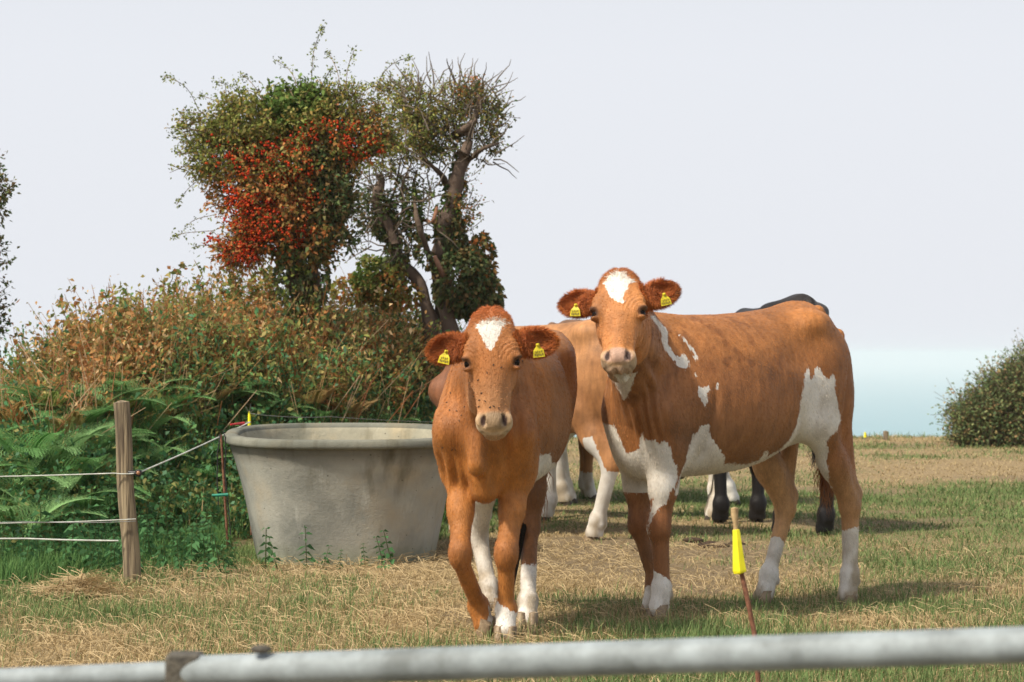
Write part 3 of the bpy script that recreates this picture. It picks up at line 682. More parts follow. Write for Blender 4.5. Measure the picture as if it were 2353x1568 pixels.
def whites2(c):
    V, Nn, hl, hm = c['V'], c['N'], c['hl'], c['head']
    d = np.full(len(V), .5); w = V[:, 0]*-.74314+V[:, 1]*.66913; z = V[:, 2]; fc = Nn[:, 0]*.669+Nn[:, 1]*.743   # plane and facing
    nohead = np.where(hm > .45, .3, -1)
    for k, p in W2.items():
        m = nohead
        if k in 'ABC2C3': m = np.maximum(m, np.where((fc > -.1) & (V[:, 1] > -.05), -1, .3))
        if k == 'D': m = np.maximum(m, np.where(((V[:, 1] > -.03) | (V[:, 0] > -.35)) & ((z > .5) | (V[:, 1] > .0)), -1, .3))
        if k == 'E': m = np.maximum(m, np.where((V[:, 0] > .25) & ((z > .5) | (V[:, 1] > .05)), -1, .3))
        if k == 'F': m = np.maximum(m, np.where(V[:, 0] > .4, -1, .3))
        d = np.minimum(d, np.maximum(poly_sd(w, z, p), m))
    # blaze on the forehead
    fz = [(.014, -.002), (.033, -.037), (.066, -.066), (.091, -.05), (.127, -.037), (.155, -.020), (.168, .0), (.177, .021), (.132, .023), (.081, .044), (.063, .068), (.05, .046), (.025, .023)]
    f = poly_sd(hl[:, 0], hl[:, 1], [(a, b) for a, b in fz]); d = np.minimum(d, np.maximum(f, np.where((hm > .3) & (hl[:, 2] > -.02), -1, .3)))
    return np.minimum(d, leg_whites2(V))
def leg_whites2(V):
    d = np.full(len(V), .5); V = V.copy(); V[:, 2] += (fbm(V*np.array([22, 22, 9]), 2, 61)-.5)*.075
    hindL = np.maximum(V[:, 2]-.30-.05*(V[:, 0]+.8), np.where((V[:, 0] < -.6) & (V[:, 1] > 0), -1, .3))
    hindR = np.maximum(V[:, 2]-.255, np.where((V[:, 0] < -.2) & (V[:, 1] < 0), -1, .3))
    fL = np.maximum(V[:, 2]-.165-.9*(V[:, 0]-.43), np.where((V[:, 0] > .2), -1, .3))
    return np.minimum(np.minimum(hindL, hindR), fL)
def folds2(c):
    V, hl, hm = c['V'], c['hl'], c['head']
    m = sstep(.45, .58, V[:, 0])*sstep(.60, .75, V[:, 2])*(1-np.clip(hm*2, 0, 1))*(1-sstep(1.12, 1.22, V[:, 2]))
    wob = (fbm(V*np.array([3, 3, 1.2]), 3, 31)-.5)*4
    ph = (V[:, 1]*.9-V[:, 0]*.6+.12*V[:, 2])*2*PI/.042+wob*2.2
    a = m*.0085*np.sin(ph)*sstep(.38, .62, fbm(V*np.array([6, 6, 1.5]), 2, 33))
    a += .008*(fbm(V*np.array([6, 6, 6]), 3, 35)-.5)*(hm < .5)
    a += anat(V, hm, 0.0)
    return a
T2 = [(r[0]-.035*float(sstep(.38, .5, r[0]))+.04*float(sstep(-.45, -.7, r[0])),)+tuple(r[1:]) for r in TORSO]
if True:
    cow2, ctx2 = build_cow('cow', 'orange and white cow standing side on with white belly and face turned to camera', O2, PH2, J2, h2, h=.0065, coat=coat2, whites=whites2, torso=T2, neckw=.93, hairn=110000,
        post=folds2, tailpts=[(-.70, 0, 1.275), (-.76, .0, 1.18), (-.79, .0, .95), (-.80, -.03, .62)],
        eardir=[(-.42, .88, -.15), (-.06, .97, -.15)], earlen=(.081, .055), group='cattle standing in the field')

# ---- cow walking to the camera (left)
O1 = np.array([-.024, 9.635, 0.]); PH1 = math.atan2(-.988, -.156)
P1L, D1L = loc_(O1, PH1)
K1 = lambda u, v, Y: tuple(P1L(at(u, v, Y)))
J1 = joints()
J1['FL'].update(scap=(.34, .10, 1.02), sho=(.52, .125, .80), elb=K1(1190, 1085, 9.25), kne=K1(1163, 1270, 9.13), fet=K1(1163, 1402, 9.18), hoof=tuple(P1L((-.026, 9.13, 0))))
J1['FR'].update(scap=(.34, -.10, 1.02), sho=(.52, -.125, .80), elb=K1(1058, 1085, 9.25), kne=K1(1058, 1270, 9.08), fet=K1(1100, 1392, 9.27), hoof=K1(1118, 1452, 9.26), tilt=.6)
J1['HL'].update(hip=(-.56, .10, .98), sti=K1(1225, 1050, 9.95), hock=K1(1217, 1205, 9.95), fet=K1(1213, 1380, 9.70), hoof=tuple(P1L((.06, 9.62, 0))))
J1['HR'].update(hip=(-.60, -.11, .98), sti=(-.42, -.15, .72), hock=K1(1100, 1225, 10.35), fet=K1(1122, 1345, 10.25), hoof=tuple(P1L((-.09, 10.2, 0))))
J1 = setfeet(J1, O1, PH1); 
h1 = head_spec(O1, PH1, at(1127, 717, 8.82), (.035, -.14, -.99), (1, -.02, .065), s=.955, eart=.12, c0=(.52, 0, .80), tagx=(.05, .1), tagy=.5, tt=(.1, .25), pad=(.30, .19, .11))
T1 = [(r[0], r[1]-.075-.06*float(sstep(-.1, -.5, r[0])), r[2]-.012, r[3]*.86, r[4]-.03, r[5], r[6]) for r in TORSO]
def coat1(c):
    V, Nn, hl, hm = c['V'], c['N'], c['hl'], c['head']
    n1 = fbm(V*2.2, 3, 41); t = sstep(.38, .72, n1)[:, None]
    col = lerp(np.array([.40, .145, .034]), np.array([.30, .105, .028]), t); fl_ = (sstep(.02, .14, V[:, 1])*sstep(.30, .15, V[:, 0]))[:, None]; col = lerp(col, np.array([.27, .115, .045]), fl_*.75)  # left flank browned: shade on the side away from the sun, painted in
    low = sstep(.95, .65, V[:, 2])*(V[:, 1] > 0)*(1-sstep(.3, .42, V[:, 0])); col = lerp(col, np.array([.17, .072, .032]), (low*.7)[:, None])  # painted shade deepens low on that flank
    kn = np.exp(-((V[:, 2]-.34)/.09)**2)*(V[:, 0] > .2); col = lerp(col, DARK, (kn*.55)[:, None])
    hh = (hm > .5)[:, None]; col = np.where(hh, lerp(np.array([.42, .155, .048]), np.array([.33, .118, .036]), t), col)
    brg = sstep(.2, .36, hl[:, 0])*(hm > .5); col = lerp(col, np.array([.44, .215, .10]), (brg*.6)[:, None])
    poll = sstep(.065, .0, hl[:, 0])*(hm > .3); col = lerp(col, np.array([.36, .095, .028]), (poll*.8)[:, None])
    return col
def whites1(c):
    V, Nn, hl, hm = c['V'], c['N'], c['hl'], c['head']
    fz = [(.058, -.058), (.045, -.03), (.040, -.01), (.042, .04), (.052, .064), (.062, .05), (.085, .035), (.12, .023), (.165, -.001), (.129, -.024), (.089, -.042)]
    f = poly_sd(hl[:, 0], hl[:, 1], fz); d = np.maximum(f, np.where((hm > .3) & (hl[:, 2] > -.02), -1, .3))
    hr = np.maximum(V[:, 2]-.50-.35*(V[:, 1]+.2), np.where((V[:, 0] < -.3) & (V[:, 1] < -.02), -1, .3))
    hl_ = np.maximum(V[:, 2]-.235, np.where((V[:, 0] < .18) & (V[:, 1] > .02), -1, .3))
    fl = np.maximum(V[:, 2]-.115-.6*(V[:, 1]-.1)*-1, np.where((V[:, 0] > .3) & (V[:, 1] > .02), -1, .3))
    fr_ = np.maximum(np.maximum(V[:, 2]-.17, -(V[:, 1]-J1['FR']['hoof'][1]-.012)), np.where((V[:, 0] > .2) & (V[:, 1] < .02), -1, .3))
    bel = np.maximum(poly_sd(V[:, 0], V[:, 2], [(.36, .70), (.22, .70), (.12, .66), (-.12, .655), (-.15, .4), (.4, .4)]), np.where(V[:, 1] > -.05, -1, .3))
    return np.minimum.reduce([d, hr, hl_, fl, fr_, bel])
def folds1(c):
    V, hl, hm = c['V'], c['hl'], c['head']
    m = sstep(.36, .50, V[:, 0])*sstep(.52, .62, V[:, 2])*(1-np.clip(hm*2, 0, 1))*(1-sstep(.95, 1.08, V[:, 2]))
    ph = (V[:, 1]*1.0-.10*V[:, 0])*2*PI/.05+(fbm(V*np.array([3, 3, 1.2]), 3, 51)-.5)*9
    a = m*.0075*np.sin(ph)*sstep(.4, .65, fbm(V*np.array([6, 6, 1.5]), 2, 53))
    a += .008*(fbm(V*np.array([6, 6, 6]), 3, 55)-.5)*(hm < .5)
    a += anat(V, hm, -.05)
    return a
if True:
    brisk = [(Cone((.55, 0, .78), (.50, 0, .585), .09, .062, (0, 1, 0), 1.15), .05, 1), (Cone((.60, -.01, .86), (.63, -.01, .68), .055, .05, (0, 1, 0), 1.5), .04, 1)]
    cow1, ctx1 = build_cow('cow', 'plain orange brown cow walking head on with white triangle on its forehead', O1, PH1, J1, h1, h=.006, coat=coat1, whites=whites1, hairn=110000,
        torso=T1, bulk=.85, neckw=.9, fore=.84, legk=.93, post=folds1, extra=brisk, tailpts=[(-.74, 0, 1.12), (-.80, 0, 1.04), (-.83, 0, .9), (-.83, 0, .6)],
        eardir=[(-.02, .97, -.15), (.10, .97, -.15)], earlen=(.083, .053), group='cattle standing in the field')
# ------------------------------------------------------------------ the cattle behind
def plain_coat(c1, c2, seed, legcol=None):
    def f(c):
        V = c['V']; t = sstep(.35, .7, fbm(V*2.5, 3, seed))[:, None]; col = lerp(np.array(c1), np.array(c2), t)
        if legcol is not None: col = lerp(col, np.array(legcol), (sstep(.62, .5, V[:, 2])*.8)[:, None])
        return col
    return f
def graze_head(**kw):
    d = dict(pos=(1.02, .12, .62), a=(.45, .1, -.88), l=(-.1, 1, 0), n=(1, 0, .3)); d.update(kw); return d
def tr(px, py): return (px, py, float(gh(px, py)))
FAR = dict(group='cattle standing in the field', h=.011, tags=False)
# tan cow right behind the two, facing left, neck turned away
O3 = np.array(tr(.12, 14.5)); PH3 = math.radians(147)
J3 = joints(); J3['HL'].update(hip=(-.60, .13, 1.02), sti=(-.42, .17, .75), hock=(-.63, .14, .46), fet=(-.54, .13, .125), hoof=(-.50, .13, 0))
J3['HR'].update(hock=(-.78, -.14, .47), fet=(-.74, -.14, .125), hoof=(-.70, -.14, 0))
def whites3(c):
    V = c['V']; d = np.full(len(V), .5)
    d = np.minimum(d, np.maximum(V[:, 2]-.415-.15*(V[:, 0]+.6), np.where(V[:, 0] < -.2, -1, .3)))
    st = poly_sd(V[:, 0], V[:, 2], [(-.50, .60), (-.56, .61), (-.64, .38), (-.46, .38)]); d = np.minimum(d, np.maximum(st, np.where(V[:, 1] > 0, -1, .3)))
    d = np.minimum(d, np.maximum(V[:, 2]-.40, np.where(V[:, 0] > -.1, -1, .3)))
    return d
hd3 = dict(pos=(.72, -.42, .93), a=(.25, -.45, -.86), l=(.6, .8, 0), n=(.6, -.6, .2), detail=False)
cow3, _ = build_cow('cow', 'light tan cow partly hidden between the two nearest cows with a white hind leg', O3, PH3, J3, hd3, legk=1.25, coat=lambda c: lerp(plain_coat((.43, .19, .075), (.33, .135, .05), 61)(c), np.array([.17, .062, .03]), (sstep(.15, .32, c['V'][:, 0])*.9)[:, None]), whites=whites3, **FAR)
# two more, of which little but the legs shows
O4 = np.array(tr(.68, 15.85)); PH4 = math.radians(177)
J4 = joints()
def whites4(c):
    V = c['V']; n = fbm(V*4, 2, 71); return np.where(V[:, 0] > .62, .5, np.minimum(V[:, 2]-.50+(n-.5)*.5, .4)*.6)
cow4, _ = build_cow('cow', 'brown cow with pale grey blotched legs grazing behind the two nearest cows', O4, PH4, J4, graze_head(detail=False, pos=(.80, -.38, .85), a=(.3, -.5, -.8), l=(.85, .5, 0), n=(.4, -.7, .4)), coat=plain_coat((.30, .12, .05), (.20, .09, .045), 72), whites=whites4, legk=1.2, smallparts=False, hoofmat=M_HOOFD, **FAR)
O5 = np.array(tr(.12, 18.0)); PH5 = math.radians(4)
J5 = joints()
def whites5(c):
    V = c['V']; n = fbm(V*3.5, 2, 81); return np.where(V[:, 0] > .62, .5, np.minimum(V[:, 2]-.20+(n-.5)*.15, .4)*.7)
cow5, _ = build_cow('cow', 'tan cow farthest back in the field with one thin tan leg showing', O5, PH5, J5, graze_head(detail=False, pos=(.80, -.35, .85), a=(.3, -.5, -.8), l=(.85, .5, 0), n=(.4, -.7, .4)), coat=plain_coat((.42, .19, .08), (.34, .14, .05), 82), whites=whites5, legk=1.1, smallparts=False, hoofmat=M_HOOFD, torso=[(r[0], r[1]-.10, r[2]-.02, r[3]*.95, r[4]-.04, r[5], r[6]) for r in TORSO],
                     tailpts=[(-.74, 0, 1.17), (-.80, 0, 1.1), (-.83, 0, .9), (-.83, 0, .6)], **FAR)
O7 = np.array(tr(1.02, 17.3)); PH7 = math.radians(-8); J7 = joints(); J7['FL']['hoof'] = (.56, .125, 0); J7['FL']['fet'] = (.52, .125, .125)
def whites7(c):
    V = c['V']; n = fbm(V*3, 2, 171); return np.where(V[:, 0] > .62, .5, np.minimum(V[:, 2]-.55+(n-.5)*.6, .4)*.6)
cow7, _ = build_cow('cow', 'dull brown and white cow behind the black cow with only its lower legs showing', O7, PH7, J7, graze_head(detail=False, pos=(.80, .38, .85), a=(.3, .5, -.8), l=(-.85, .5, 0), n=(.4, .7, .4)), coat=plain_coat((.22, .11, .06), (.15, .08, .05), 172), whites=whites7, legk=1.25, smallparts=False, hoofmat=M_HOOFD, **FAR)
O6 = np.array(tr(1.56, 14.95)); PH6 = math.radians(105)
J6 = joints()
T6 = [(r[0], r[1]*1.06+.03, r[2]*1.0+.02, r[3], r[4]+.03, r[5], r[6]) for r in TORSO]
J6['FL'].update(kne=(.45, .13, .40)); J6['HL'].update(hock=(-.66, .14, .5))
cow6, _ = build_cow('cow', 'black cow standing behind the orange and white cow with only back and legs visible', O6, PH6, J6, graze_head(detail=False, pos=(1.05, .10, .70)), coat=plain_coat((.006, .0055, .007), (.013, .009, .008), 92), whites=lambda c: np.full(len(c['V']), .5), smallparts=False, hoofmat=M_HOOFD, torso=T6, legk=1.28,
                     tailpts=[(-.74, 0, 1.38), (-.82, 0, 1.30), (-.85, 0, 1.0), (-.85, 0, .62)], dark_tail=(.012, .01, .01), **FAR)
# flies on the walking cow
from mathutils.bvhtree import BVHTree
def on_body(root, o_w, d_w):
    b = [c for c in root.children if c.name.startswith('body')][0]
    if 'T' not in _bv or _bv['r'] is not root:
        _bv['T'] = BVHTree.FromPolygons([v.co.copy() for v in b.data.vertices], [tuple(p.vertices) for p in b.data.polygons]); _bv['r'] = root
    M = Matrix.Translation(root.location) @ root.rotation_euler.to_matrix().to_4x4(); Mi = M.inverted()
    h = _bv['T'].ray_cast(Mi@Vector(o_w), (Mi.to_3x3()@Vector(d_w)).normalized())
    return (M@h[0], M.to_3x3()@h[1]) if h[0] else None
_bv = {}
fly0 = None
FLY = [(s*.5874/1.0625*0+0, 0) for s in ()]
for (fx, fy) in [(780, 700), (845, 622), (920, 652), (692, 775), (612, 803), (655, 903), (728, 908), (648, 940), (704, 978), (762, 988), (700, 1043), (812, 1050), (846, 1040), (898, 1064), (530, 612), (585, 640), (450, 632), (415, 908), (374, 1004), (556, 1046), (478, 1090), (526, 1132), (502, 1190), (404, 1081), (334, 1455), (430, 1478), (460, 1477), (1137, 590), (1095, 625)]:
    u = (1000+fx*.2423)/1.0625; v = (740+fy*.2423)/1.0625
    p = at(u, v, 8); r = on_body(cow1, (0, 0, CAMZ), p-np.array([0, 0, CAMZ]))
    if r is None: continue
    if fly0 is None:
        mb = MB(); mb.ball((0, 0, .0015), (.0030, .0017, .0015), 8); mb.ball((.003, 0, .0015), (.0012, .0013, .0012), 6)
        mb.add([(.001, .0005, .0028), (-.0045, .0028, .0024), (-.005, .0006, .0028)], [[0, 1, 2]]); mb.add([(.001, -.0005, .0028), (-.0045, -.0028, .0024), (-.005, -.0006, .0028)], [[0, 1, 2]])
        f = fly0 = mb.build('fly', M_FLY, usecol=False)
    else:
        f = fly0.copy(); C.objects.link(f)
    tag(f, 'small black fly sitting on the coat of the walking cow', 'fly', 'flies on the walking cow')
    f.location = r[0]; f.rotation_mode = 'QUATERNION'; f.rotation_quaternion = r[1].to_track_quat('Z', 'Y') @ Matrix.Rotation(rnd.uniform(0, 6), 3, 'Z').to_quaternion()
# ------------------------------------------------------------------ field, bank, sea
def dryness(x, y):
    n = fbm2(x, y, 1.3, 3, 101); n2 = fbm2(x, y, .45, 2, 103); n3 = fbm2(x, y, 4.5, 3, 105)
    d = .74+1.5*(n-.5)+.9*(n2-.5)+.7*(n3-.5)
    near = sstep(11.0, 9.0, y)
    d = d+.28*near*sstep(.5, -.8, x)-.05*near*sstep(.3, 1.5, x)
    foot = bank_foot(x)-.9; d = d-1.1*sstep(-.9, .2, y-foot)*sstep(.3, -.5, x)            # lush strip under the bank
    r = sstep(.5, 1.6, x); d = d-.75*r*np.exp(-((y-17.5-.4*np.sin(x*1.7))/2.6)**2)+.45*r*np.exp(-((y-22.5)/1.6)**2)-.15*r*sstep(24, 28, y)
    d = d+.5*np.exp(-((x-.3)**2/1.6+(y-12.2)**2/1.6))-.35*np.exp(-((x-1.2)**2/.5+(y-12.6)**2/.25))+.35*np.exp(-((x-2.4)**2/1.2+(y-11.2)**2/.3))
    return np.clip(d, 0, 1)
def bareness(x, y):
    n = fbm2(x, y, 2.2, 3, 111)
    return np.clip(1.9*np.exp(-((x-.55)**2/1.3+(y-13.3)**2/1.8))*sstep(.25, .6, n)+.8*sstep(.62, .72, fbm2(x, y, 1.1, 3, 117)), 0, 1)
G_STRAW = np.array([.56, .42, .23]); G_GREEN = np.array([.16, .20, .06]); G_EARTH = np.array([.23, .175, .105])
def grid(x0, x1, nx, ys):
    xs = np.linspace(x0, x1, nx); X, Y = np.meshgrid(xs, ys); i = np.arange(len(ys)-1)[:, None]*nx; j = np.arange(nx-1)[None]
    F = np.stack([i+j, i+j+1, i+nx+j+1, i+nx+j], -1).reshape(-1, 4); return X.ravel(), Y.ravel(), F
ys = np.concatenate([np.linspace(-8, 6.5, 12), np.arange(7, 20, .08), np.arange(20, 36, .2), [38, 42, 50, 62, 80, 110]])
X, Y, F = grid(-26, 30, 500, ys)
Z = gh(X, Y)+.03*(fbm2(X, Y, 3.5, 3, 121)-.5)*sstep(7, 8, Y)+.05*bareness(X, Y)*(fbm2(X, Y, 9, 2, 122)-.5)
Z = np.maximum(Z, -60.5)
D_ = dryness(X, Y)[:, None]; B_ = bareness(X, Y)[:, None]
gcol = lerp(lerp(G_GREEN*.75, G_STRAW*.62, D_), G_EARTH, np.maximum(B_, .25))
def ground_mat():
    m, nt, p = nmat('field_soil'); L = nt.links
    a = N(nt, 'ShaderNodeAttribute'); a.attribute_name = 'Col'
    tc = N(nt, 'ShaderNodeTexCoord'); n1 = N(nt, 'ShaderNodeTexNoise'); n1.inputs['Scale'].default_value = 45; n1.inputs['Detail'].default_value = 8; n1.inputs['Roughness'].default_value = .75
    L.new(tc.outputs['Object'], n1.inputs['Vector'])
    r = N(nt, 'ShaderNodeMapRange'); r.inputs['From Min'].default_value = .3; r.inputs['From Max'].default_value = .7; r.inputs['To Min'].default_value = .5; r.inputs['To Max'].default_value = 1.4
    L.new(n1.outputs[0], r.inputs['Value']); v = N(nt, 'ShaderNodeVectorMath'); v.operation = 'SCALE'; L.new(a.outputs['Color'], v.inputs[0]); L.new(r.outputs[0], v.inputs['Scale'])
    L.new(v.outputs[0], p.inputs['Base Color']); inp(p, 'Roughness', .95); inp(p, 'Specular IOR Level', .1)
    b = N(nt, 'ShaderNodeBump'); b.inputs['Strength'].default_value = .8; b.inputs['Distance'].default_value = .02
    L.new(n1.outputs[0], b.inputs['Height']); L.new(b.outputs[0], p.inputs['Normal']); return m
M_SOIL = ground_mat()
tag(mesh_np('ground', np.stack([X, Y, Z], 1), F, M_SOIL, col=gcol), kind='structure')
# earth bank under the hedge
X, Y, F = grid(-7.5, 1.2, 190, np.concatenate([np.arange(11.6, 18.5, .07), [19.2, 20, 21]]))
hb = bank_h(X, Y)*(1-sstep(18.3, 21, Y)*.9)
Z = gh(X, Y)+hb-.05*(hb < .004)+(.16*(fbm2(X, Y, 1.7, 3, 131)-.5)+.05*(fbm2(X, Y, 7, 2, 132)-.5))*sstep(.02, .2, hb)
n = fbm2(X, Y, 2.4, 3, 133)[:, None]; earth = sstep(.5, .66, fbm2(X, Y, 1.1, 2, 134))[:, None]
bcol = lerp(lerp(np.array([.055, .065, .022]), np.array([.13, .10, .045]), sstep(.35, .65, n)), np.array([.26, .125, .060]), earth*.8)
tag(mesh_np('bank', np.stack([X, Y, Z], 1), F, M_SOIL, col=bcol), kind='structure')
def bank_z(x, y):
    h_ = bank_h(x, y)*(1-sstep(18.3, 21, y)*.9); return gh(x, y)+h_+.16*(fbm2(x, y, 1.7, 3, 131)-.5)*sstep(.02, .2, h_)
# sea
m, nt, p = nmat('sea_water'); L = nt.links
inp(p, 'Base Color', (.09, .26, .31, 1)); inp(p, 'Roughness', .45); inp(p, 'Specular IOR Level', .35)
n1 = N(nt, 'ShaderNodeTexNoise'); n1.inputs['Scale'].default_value = .15; tc = N(nt, 'ShaderNodeTexCoord'); L.new(tc.outputs['Object'], n1.inputs['Vector'])
b = N(nt, 'ShaderNodeBump'); b.inputs['Strength'].default_value = .3; b.inputs['Distance'].default_value = .6; L.new(n1.outputs[0], b.inputs['Height']); L.new(b.outputs[0], p.inputs['Normal'])
mb = MB(); mb.box((0, 13000, -61), (13800, 13400, .5)); tag(mb.build('sea', m, smooth=False), kind='structure')
# haze
hm_ = bpy.data.materials.new('haze'); hm_.use_nodes = True; nt = hm_.node_tree; nt.nodes.remove(nt.nodes['Principled BSDF'])
pv = nt.nodes.new('ShaderNodeVolumePrincipled'); pv.inputs['Color'].default_value = (.93, .95, .965, 1); pv.inputs['Density'].default_value = HAZE_D; pv.inputs['Anisotropy'].default_value = .0
nt.links.new(pv.outputs[0], nt.nodes['Material Output'].inputs['Volume'])
mb = MB(); mb.box((0, 12990, -28), (14000, 14000, 34)); tag(mb.build('haze', hm_, smooth=False), kind='stuff')

# ------------------------------------------------------------------ blades and leaves
def blades(P, h, wdt, tilt, col, tipcol=None, az=None):
    n = len(P); az = RNG.uniform(0, 2*PI, n) if az is None else az
    d = np.stack([np.cos(az), np.sin(az), np.zeros(n)], 1); s = np.stack([-np.sin(az), np.cos(az), np.zeros(n)], 1)
    # face roughly the open side so that blades have width from most views
    h = h[:, None]; wdt = wdt[:, None]; t = tilt[:, None]
    mid = P+np.array([0, 0, 1.])*h*.55*np.cos(t*.6)+d*h*.55*np.sin(t*.6); tip = mid+np.array([0, 0, 1.])*h*.45*np.cos(t*1.3)+d*h*.45*np.sin(t*1.3)
    V = np.stack([P-s*wdt, P+s*wdt, mid+s*wdt*.75, mid-s*wdt*.75, tip], 1)
    i = np.arange(n)[:, None]*5
    tc_ = col if tipcol is None else tipcol
    CC = np.stack([col*.8, col*.8, col, col, tc_], 1).reshape(-1, 3)
    return V.reshape(-1, 3), i+np.array([[0, 1, 2, 3]]), i+np.array([[3, 2, 4]]), CC
def scatter(n, y0, y1, marg=1.15, add=.5):
    y = np.sqrt(RNG.uniform(y0**2, y1**2, n)); x = RNG.uniform(-1, 1, n)*(y*.2118*marg+add); return x, y
VV, F4, F3, CC, base = [], [], [], [], 0
for (n, y0, y1, hmin, hmax, wd) in ((130000, 7.2, 10.5, .02, .065, .0017), (110000, 10.5, 14.5, .02, .055, .0022), (80000, 14.5, 20, .018, .05, .0034), (70000, 20, 30.6, .02, .055, .005), (16000, 27, 30.6, .03, .09, .005)):
    x, y = scatter(n, y0, y1)
    dr = dryness(x, y); br = bareness(x, y); keep = (RNG.random(n) > br*.85) & (bank_h(x, y) < .25)
    x, y, dr = x[keep], y[keep], dr[keep]; n = len(x)
    isdry = RNG.random(n) < dr
    g = RNG.random((n, 1)); cg = lerp(np.array([.085, .165, .05]), np.array([.23, .29, .11]), g); cs = lerp(np.array([.34, .25, .12]), np.array([.58, .46, .26]), g)
    col = np.where(isdry[:, None], cs, cg)
    hh = RNG.uniform(hmin, hmax, n)*np.where(isdry, .8, 1.15)*(.6+.9*fbm2(x, y, 3, 2, 141)); til = np.where(isdry, RNG.uniform(.7, 1.5, n), RNG.uniform(.2, 1.1, n)); til = np.where(y > 12, np.minimum(til+.35, 1.45), til)
    hh = hh*(1+.8*(RNG.random(n) < .03))
    P = np.stack([x, y, gh(x, y)-.006], 1)
    v, q, t3, c = blades(P, hh*1.15, np.full(n, wd)*RNG.uniform(.6, 1.2, n), til, col, col*1.12)
    VV.append(v); F4.append(q+base); F3.append(t3+base); CC.append(c); base += len(v)
tag(mesh_np('field_grass', np.vstack(VV), [np.vstack(F4), np.vstack(F3)], M_GRASS, col=np.vstack(CC)), kind='stuff')
# loose straw lying about and the small heap by the post
def straw(name, x, y, z, n, ln=(.08, .22), up=.25, kind='stuff', label=None, cat=None, w=.0018):
    az = RNG.uniform(0, 2*PI, n); l_ = RNG.uniform(*ln, n); el = RNG.normal(0, up, n)
    d = np.stack([np.cos(az)*np.cos(el), np.sin(az)*np.cos(el), np.abs(np.sin(el))], 1); P = np.stack([x, y, z], 1); s = np.cross(d, [0, 0, 1.]); s /= np.linalg.norm(s, axis=1)[:, None]+1e-6
    s = s*w+np.array([0, 0, 1.])*w*.7; m_ = P+d*l_[:, None]*.5+np.array([0, 0, 1.])*RNG.uniform(0, .02, (n, 1)); e = P+d*l_[:, None]
    V = np.stack([P-s, P+s, m_+s, m_-s, e+s, e-s], 1).reshape(-1, 3); i = np.arange(n)[:, None]*6
    col = np.repeat(lerp(np.array([.36, .26, .13]), np.array([.60, .47, .27]), RNG.random((n, 1))), 6, 0)
    return tag(mesh_np(name, V, np.vstack([i+np.array([[0, 1, 2, 3]]), i+np.array([[3, 2, 4, 5]])]), M_GRASS, col=col), label, cat, kind=kind)
x, y = scatter(24000, 7.4, 13.5); k = (RNG.random(24000) < dryness(x, y)**2*(.5+.5*(x < .3))) & (bank_h(x, y) < .02); x, y = x[k], y[k]
straw('loose_straw', x, y, gh(x, y)+RNG.uniform(.008, .03, len(x)), len(x), (.03, .12), .28, w=.0011)
pz = at(190, 1378, 10.75); n = 800; r = np.abs(RNG.normal(0, .6, n)); a = RNG.uniform(0, 2*PI, n); x = pz[0]+.22*r*np.cos(a); y = pz[1]+.14*r*np.sin(a)
straw('straw_heap', x, y, gh(x, y)+np.maximum(0, .07*(1-r))*RNG.random(n)+.01, n, (.04, .13), .3, None, 'small heap of pale straw on the grass left of the wooden post', 'straw', w=.0016)
# dung and trodden clods in the bare patch
for (u, v, Y_, r_) in ((1640, 1250, 13.6, .10), (1600, 1243, 13.9, .07), (1480, 1268, 13.3, .07), (1690, 1247, 13.7, .08)):
    c0 = at(u, v, Y_); mb = MB(); 
    for i in range(6):
        a = rnd.uniform(0, 6.28); q = rnd.uniform(0, r_*.7); mb.ball((q*math.cos(a), q*math.sin(a), rnd.uniform(.0, .012)), (rnd.uniform(.03, .055), rnd.uniform(.03, .05), rnd.uniform(.012, .028)), 10)
    o = mb.build('cowpat', noise_col('dung', (.035, .022, .014), (.10, .065, .04), 40, .9, 1.0) if 'dung' not in bpy.data.materials else bpy.data.materials['dung'], usecol=False)
    o.location = (c0[0], c0[1], float(gh(c0[0], c0[1]))); tag(o, 'dark trodden lump of dung in the bare patch between the cows', 'dung', 'dung lumps in the bare patch')

def leafcloud(P, d, size, col, aspect=.62, fold=.25, droop=.0):
    n = len(P); d = d/(np.linalg.norm(d, axis=1)[:, None]+1e-9); r = RNG.normal(0, 1, (n, 3)); s = np.cross(d, r); s /= np.linalg.norm(s, axis=1)[:, None]+1e-9; nn = np.cross(s, d)
    size = np.broadcast_to(np.asarray(size, float), (n,))[:, None]
    mid = P+d*size*.45; tip = P+d*size+nn*size*RNG.normal(0, .2, (n, 1))-np.array([0, 0, 1.])*droop*size
    w = size*aspect*.5; V = np.stack([P, mid+s*w+nn*w*fold, tip, mid-s*w+nn*w*fold], 1).reshape(-1, 3)
    i = np.arange(n)[:, None]*4; return V, i+np.array([[0, 1, 2, 3]]), np.repeat(col, 4, 0)
class LC:
    def __init__(s): s.V = []; s.F = []; s.C = []; s.n = 0
    def add(s, V, F, c): s.V.append(V); s.F.append(F+s.n); s.C.append(c); s.n += len(V)
    def build(s, name, parent=None, mat=None): return mesh_np(name, np.vstack(s.V), np.vstack(s.F), mat or M_LEAF, parent, np.vstack(s.C))
def ribbons(P, Q_, w0, w1, col):
    """thin stalks P -> Q as two crossed ribbons"""
    n = len(P); d = Q_-P; s = np.cross(d, RNG.normal(0, 1, (n, 3))); s /= np.linalg.norm(s, axis=1)[:, None]+1e-9; t = np.cross(d, s); t /= np.linalg.norm(t, axis=1)[:, None]+1e-9
    V = np.stack([P-s*w0, P+s*w0, Q_+s*w1, Q_-s*w1, P-t*w0, P+t*w0, Q_+t*w1, Q_-t*w1], 1).reshape(-1, 3); i = np.arange(n)[:, None]*8
    return V, np.vstack([i+np.array([[0, 1, 2, 3]]), i+np.array([[4, 5, 6, 7]])]), np.repeat(col, 8, 0)
